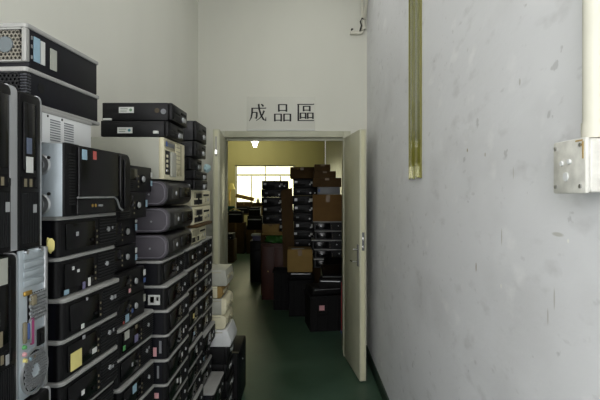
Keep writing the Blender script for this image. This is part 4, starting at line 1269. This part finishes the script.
# workbench along the far window with clutter
wb = thing('workbench', 'long wooden workbench under the far window at left', 'workbench', (-2.75, 12.75, 0))
part('bench_top', None, G().box(0, 1.75, 0, 0.8, 0.98, 1.02, 0.004), MWOOD, wb)
part('shelf', None, G().box(0.03, 1.72, 0.05, 0.75, 0.50, 0.53, 0.003), MWOOD, wb)
for (x, y) in ((0.03, 0.03), (1.67, 0.03), (0.03, 0.72), (1.67, 0.72)):
    part('leg', ('wbleg',), lambda: G().box(0, 0.05, 0, 0.05, 0, 0.98), MALU, wb, (x, y, 0))
wz = 1.02
pnl = thing('tilted_panel', 'tilted tan board propped over boxes on the far workbench', 'board', (-1.93, 13.0, 1.46))
part('panel', None, G().box(0, 0.50, 0, 0.30, 0, 0.10, 0.003, M=Matrix.Rotation(R(13), 4, 'Y')), MCARD3, pnl)
carton('brown box on the far workbench holding up the tilted board', (-1.90, 13.0, wz), 0.42, 0.34, 0.31, MCARD2)
carton('yellow-brown open box at the end of the far workbench', (-1.45, 12.85, wz), 0.30, 0.3, 0.20, MCARD3, open_flaps=True)
tt = thing('teal_bin', 'teal plastic parts bin on the left of the far workbench', 'bin', (-2.16, 12.80, wz))
part('bin_body', None, G().prism([(0, 0), (0.22, 0), (0.24, 0.16), (-0.02, 0.16)], 0, 0.22, 'y'), MTEAL, tt)
part('bin_lip', None, G().box(-0.03, 0.25, -0.02, 0.0, 0.15, 0.20, 0.004), MTEAL, tt)
dp = thing('desk_lamp', 'brass-coloured bench lamp with a pale shade at the left of the far workbench', 'lamp', (-2.12, 13.22, wz))
part('base', None, G().cyl((0, 0, 0), (0, 0, 0.03), 0.09, n=20), MBRASS, dp)
part('pole', None, G().tube([(0, 0, 0.03), (0.0, 0, 0.55), (0.05, -0.02, 0.72)], 0.014), MBRASS, dp)
part('shade', None, G().cyl((0.05, -0.02, 0.66), (0.05, -0.02, 0.84), 0.11, 0.05, n=20), MYEL, dp)
bt2 = thing('bottle', 'small white bottle near the right end of the far workbench', 'bottle', (-1.30, 13.0, wz + 0.2005))
part('bottle_body', None, G().cyl((0, 0, 0), (0, 0, 0.18), 0.05, 0.045, n=16), MPAPER, bt2)
part('cap', None, G().cyl((0, 0, 0.18), (0, 0, 0.23), 0.02, n=12), MWHT, bt2)
plain_pc('dark desktop stored on the left of the workbench shelf', (-2.45, 12.85, 0.53), FR, 0.42, 0.14, 0.4, MBLK2)
plain_pc('dark desktop stored on the right of the workbench shelf', (-1.75, 12.85, 0.53), FR, 0.42, 0.14, 0.4, MBLK2)
carton('dark box on the floor under the far workbench', (-2.3, 12.9, 0), 0.9, 0.5, 0.45, MCARD2)
carton('brown carton on the floor left of the aisle in the far room', (-2.05, 10.6, 0), 0.44, 0.5, 0.52, MCARD2)
plain_pc('dark desktop lying on the brown carton left of the aisle', (-2.03, 10.62, 0.52), FR, 0.40, 0.13, 0.4, MBLK2)

for i, (x, y, z, sx, sz, lb) in enumerate(((-2.72, 13.15, wz, 0.34, 0.62, 'tall dark box at the left end of the far workbench'),
                                          (-1.86, 12.78, wz, 0.30, 0.19, 'dark unit in front of the brown box on the far workbench'))):
    black_box('equipment_box', lb, 'box', (x, y, z), 0, sx, 0.2, sz)
for i, (x, w_) in enumerate(((-2.1, 0.48), (-1.6, 0.50))):
    carton(('dark brown carton under the middle of the far workbench', 'dark brown carton under the right end of the far workbench')[i], (x + 0.68 - 0.6, 12.2, 0.0), 0.44, 0.45, (0.80, 0.62)[i], MCARD2)
black_box('equipment_box', 'black box on the taller carton before the far workbench', 'box', (-2.0, 12.22, 0.8005), 0, 0.36, 0.4, 0.30)
black_box('equipment_box', 'wide black box on the shorter carton before the far workbench', 'box', (-1.50, 12.22, 0.6205), 0, 0.38, 0.4, 0.36)
black_box('equipment_box', 'small black box stacked before the far workbench below the window', 'box', (-1.47, 12.25, 0.981), 0, 0.30, 0.3, 0.22)
tag(part('yellow_tube', None, G().tube([(0, 0, 0.012), (0.10, -0.02, 0.06), (0.2, -0.01, 0.03), (0.28, -0.04, 0.012)], 0.012), MYEL, None, (-1.98, 12.36, 1.10)), 'bent yellow tube lying on the black box before the workbench', 'tube')

# lit lamp hanging from the far room ceiling
Ylp = 10.0
lp = thing('pendant_lamp', 'small lit white lamp hanging from the far room ceiling', 'lamp', (xx(255, Ylp), Ylp, 3.42))
part('cord', None, G().cyl((0, 0, 0), (0, 0, -0.70), 0.006), MWIRE, lp)
part('shade', None, G().cyl((0, 0, -0.76), (0, 0, -0.70), 0.10, 0.03, n=24), MWHT, lp)
part('bulb', None, G().cyl((0, 0, -0.87), (0, 0, -0.761), 0.03, 0.065, n=20), MLAMP, lp)
part('arm', None, G().box(0.08, 0.22, -0.015, 0.015, -0.73, -0.71), MYEL, lp)
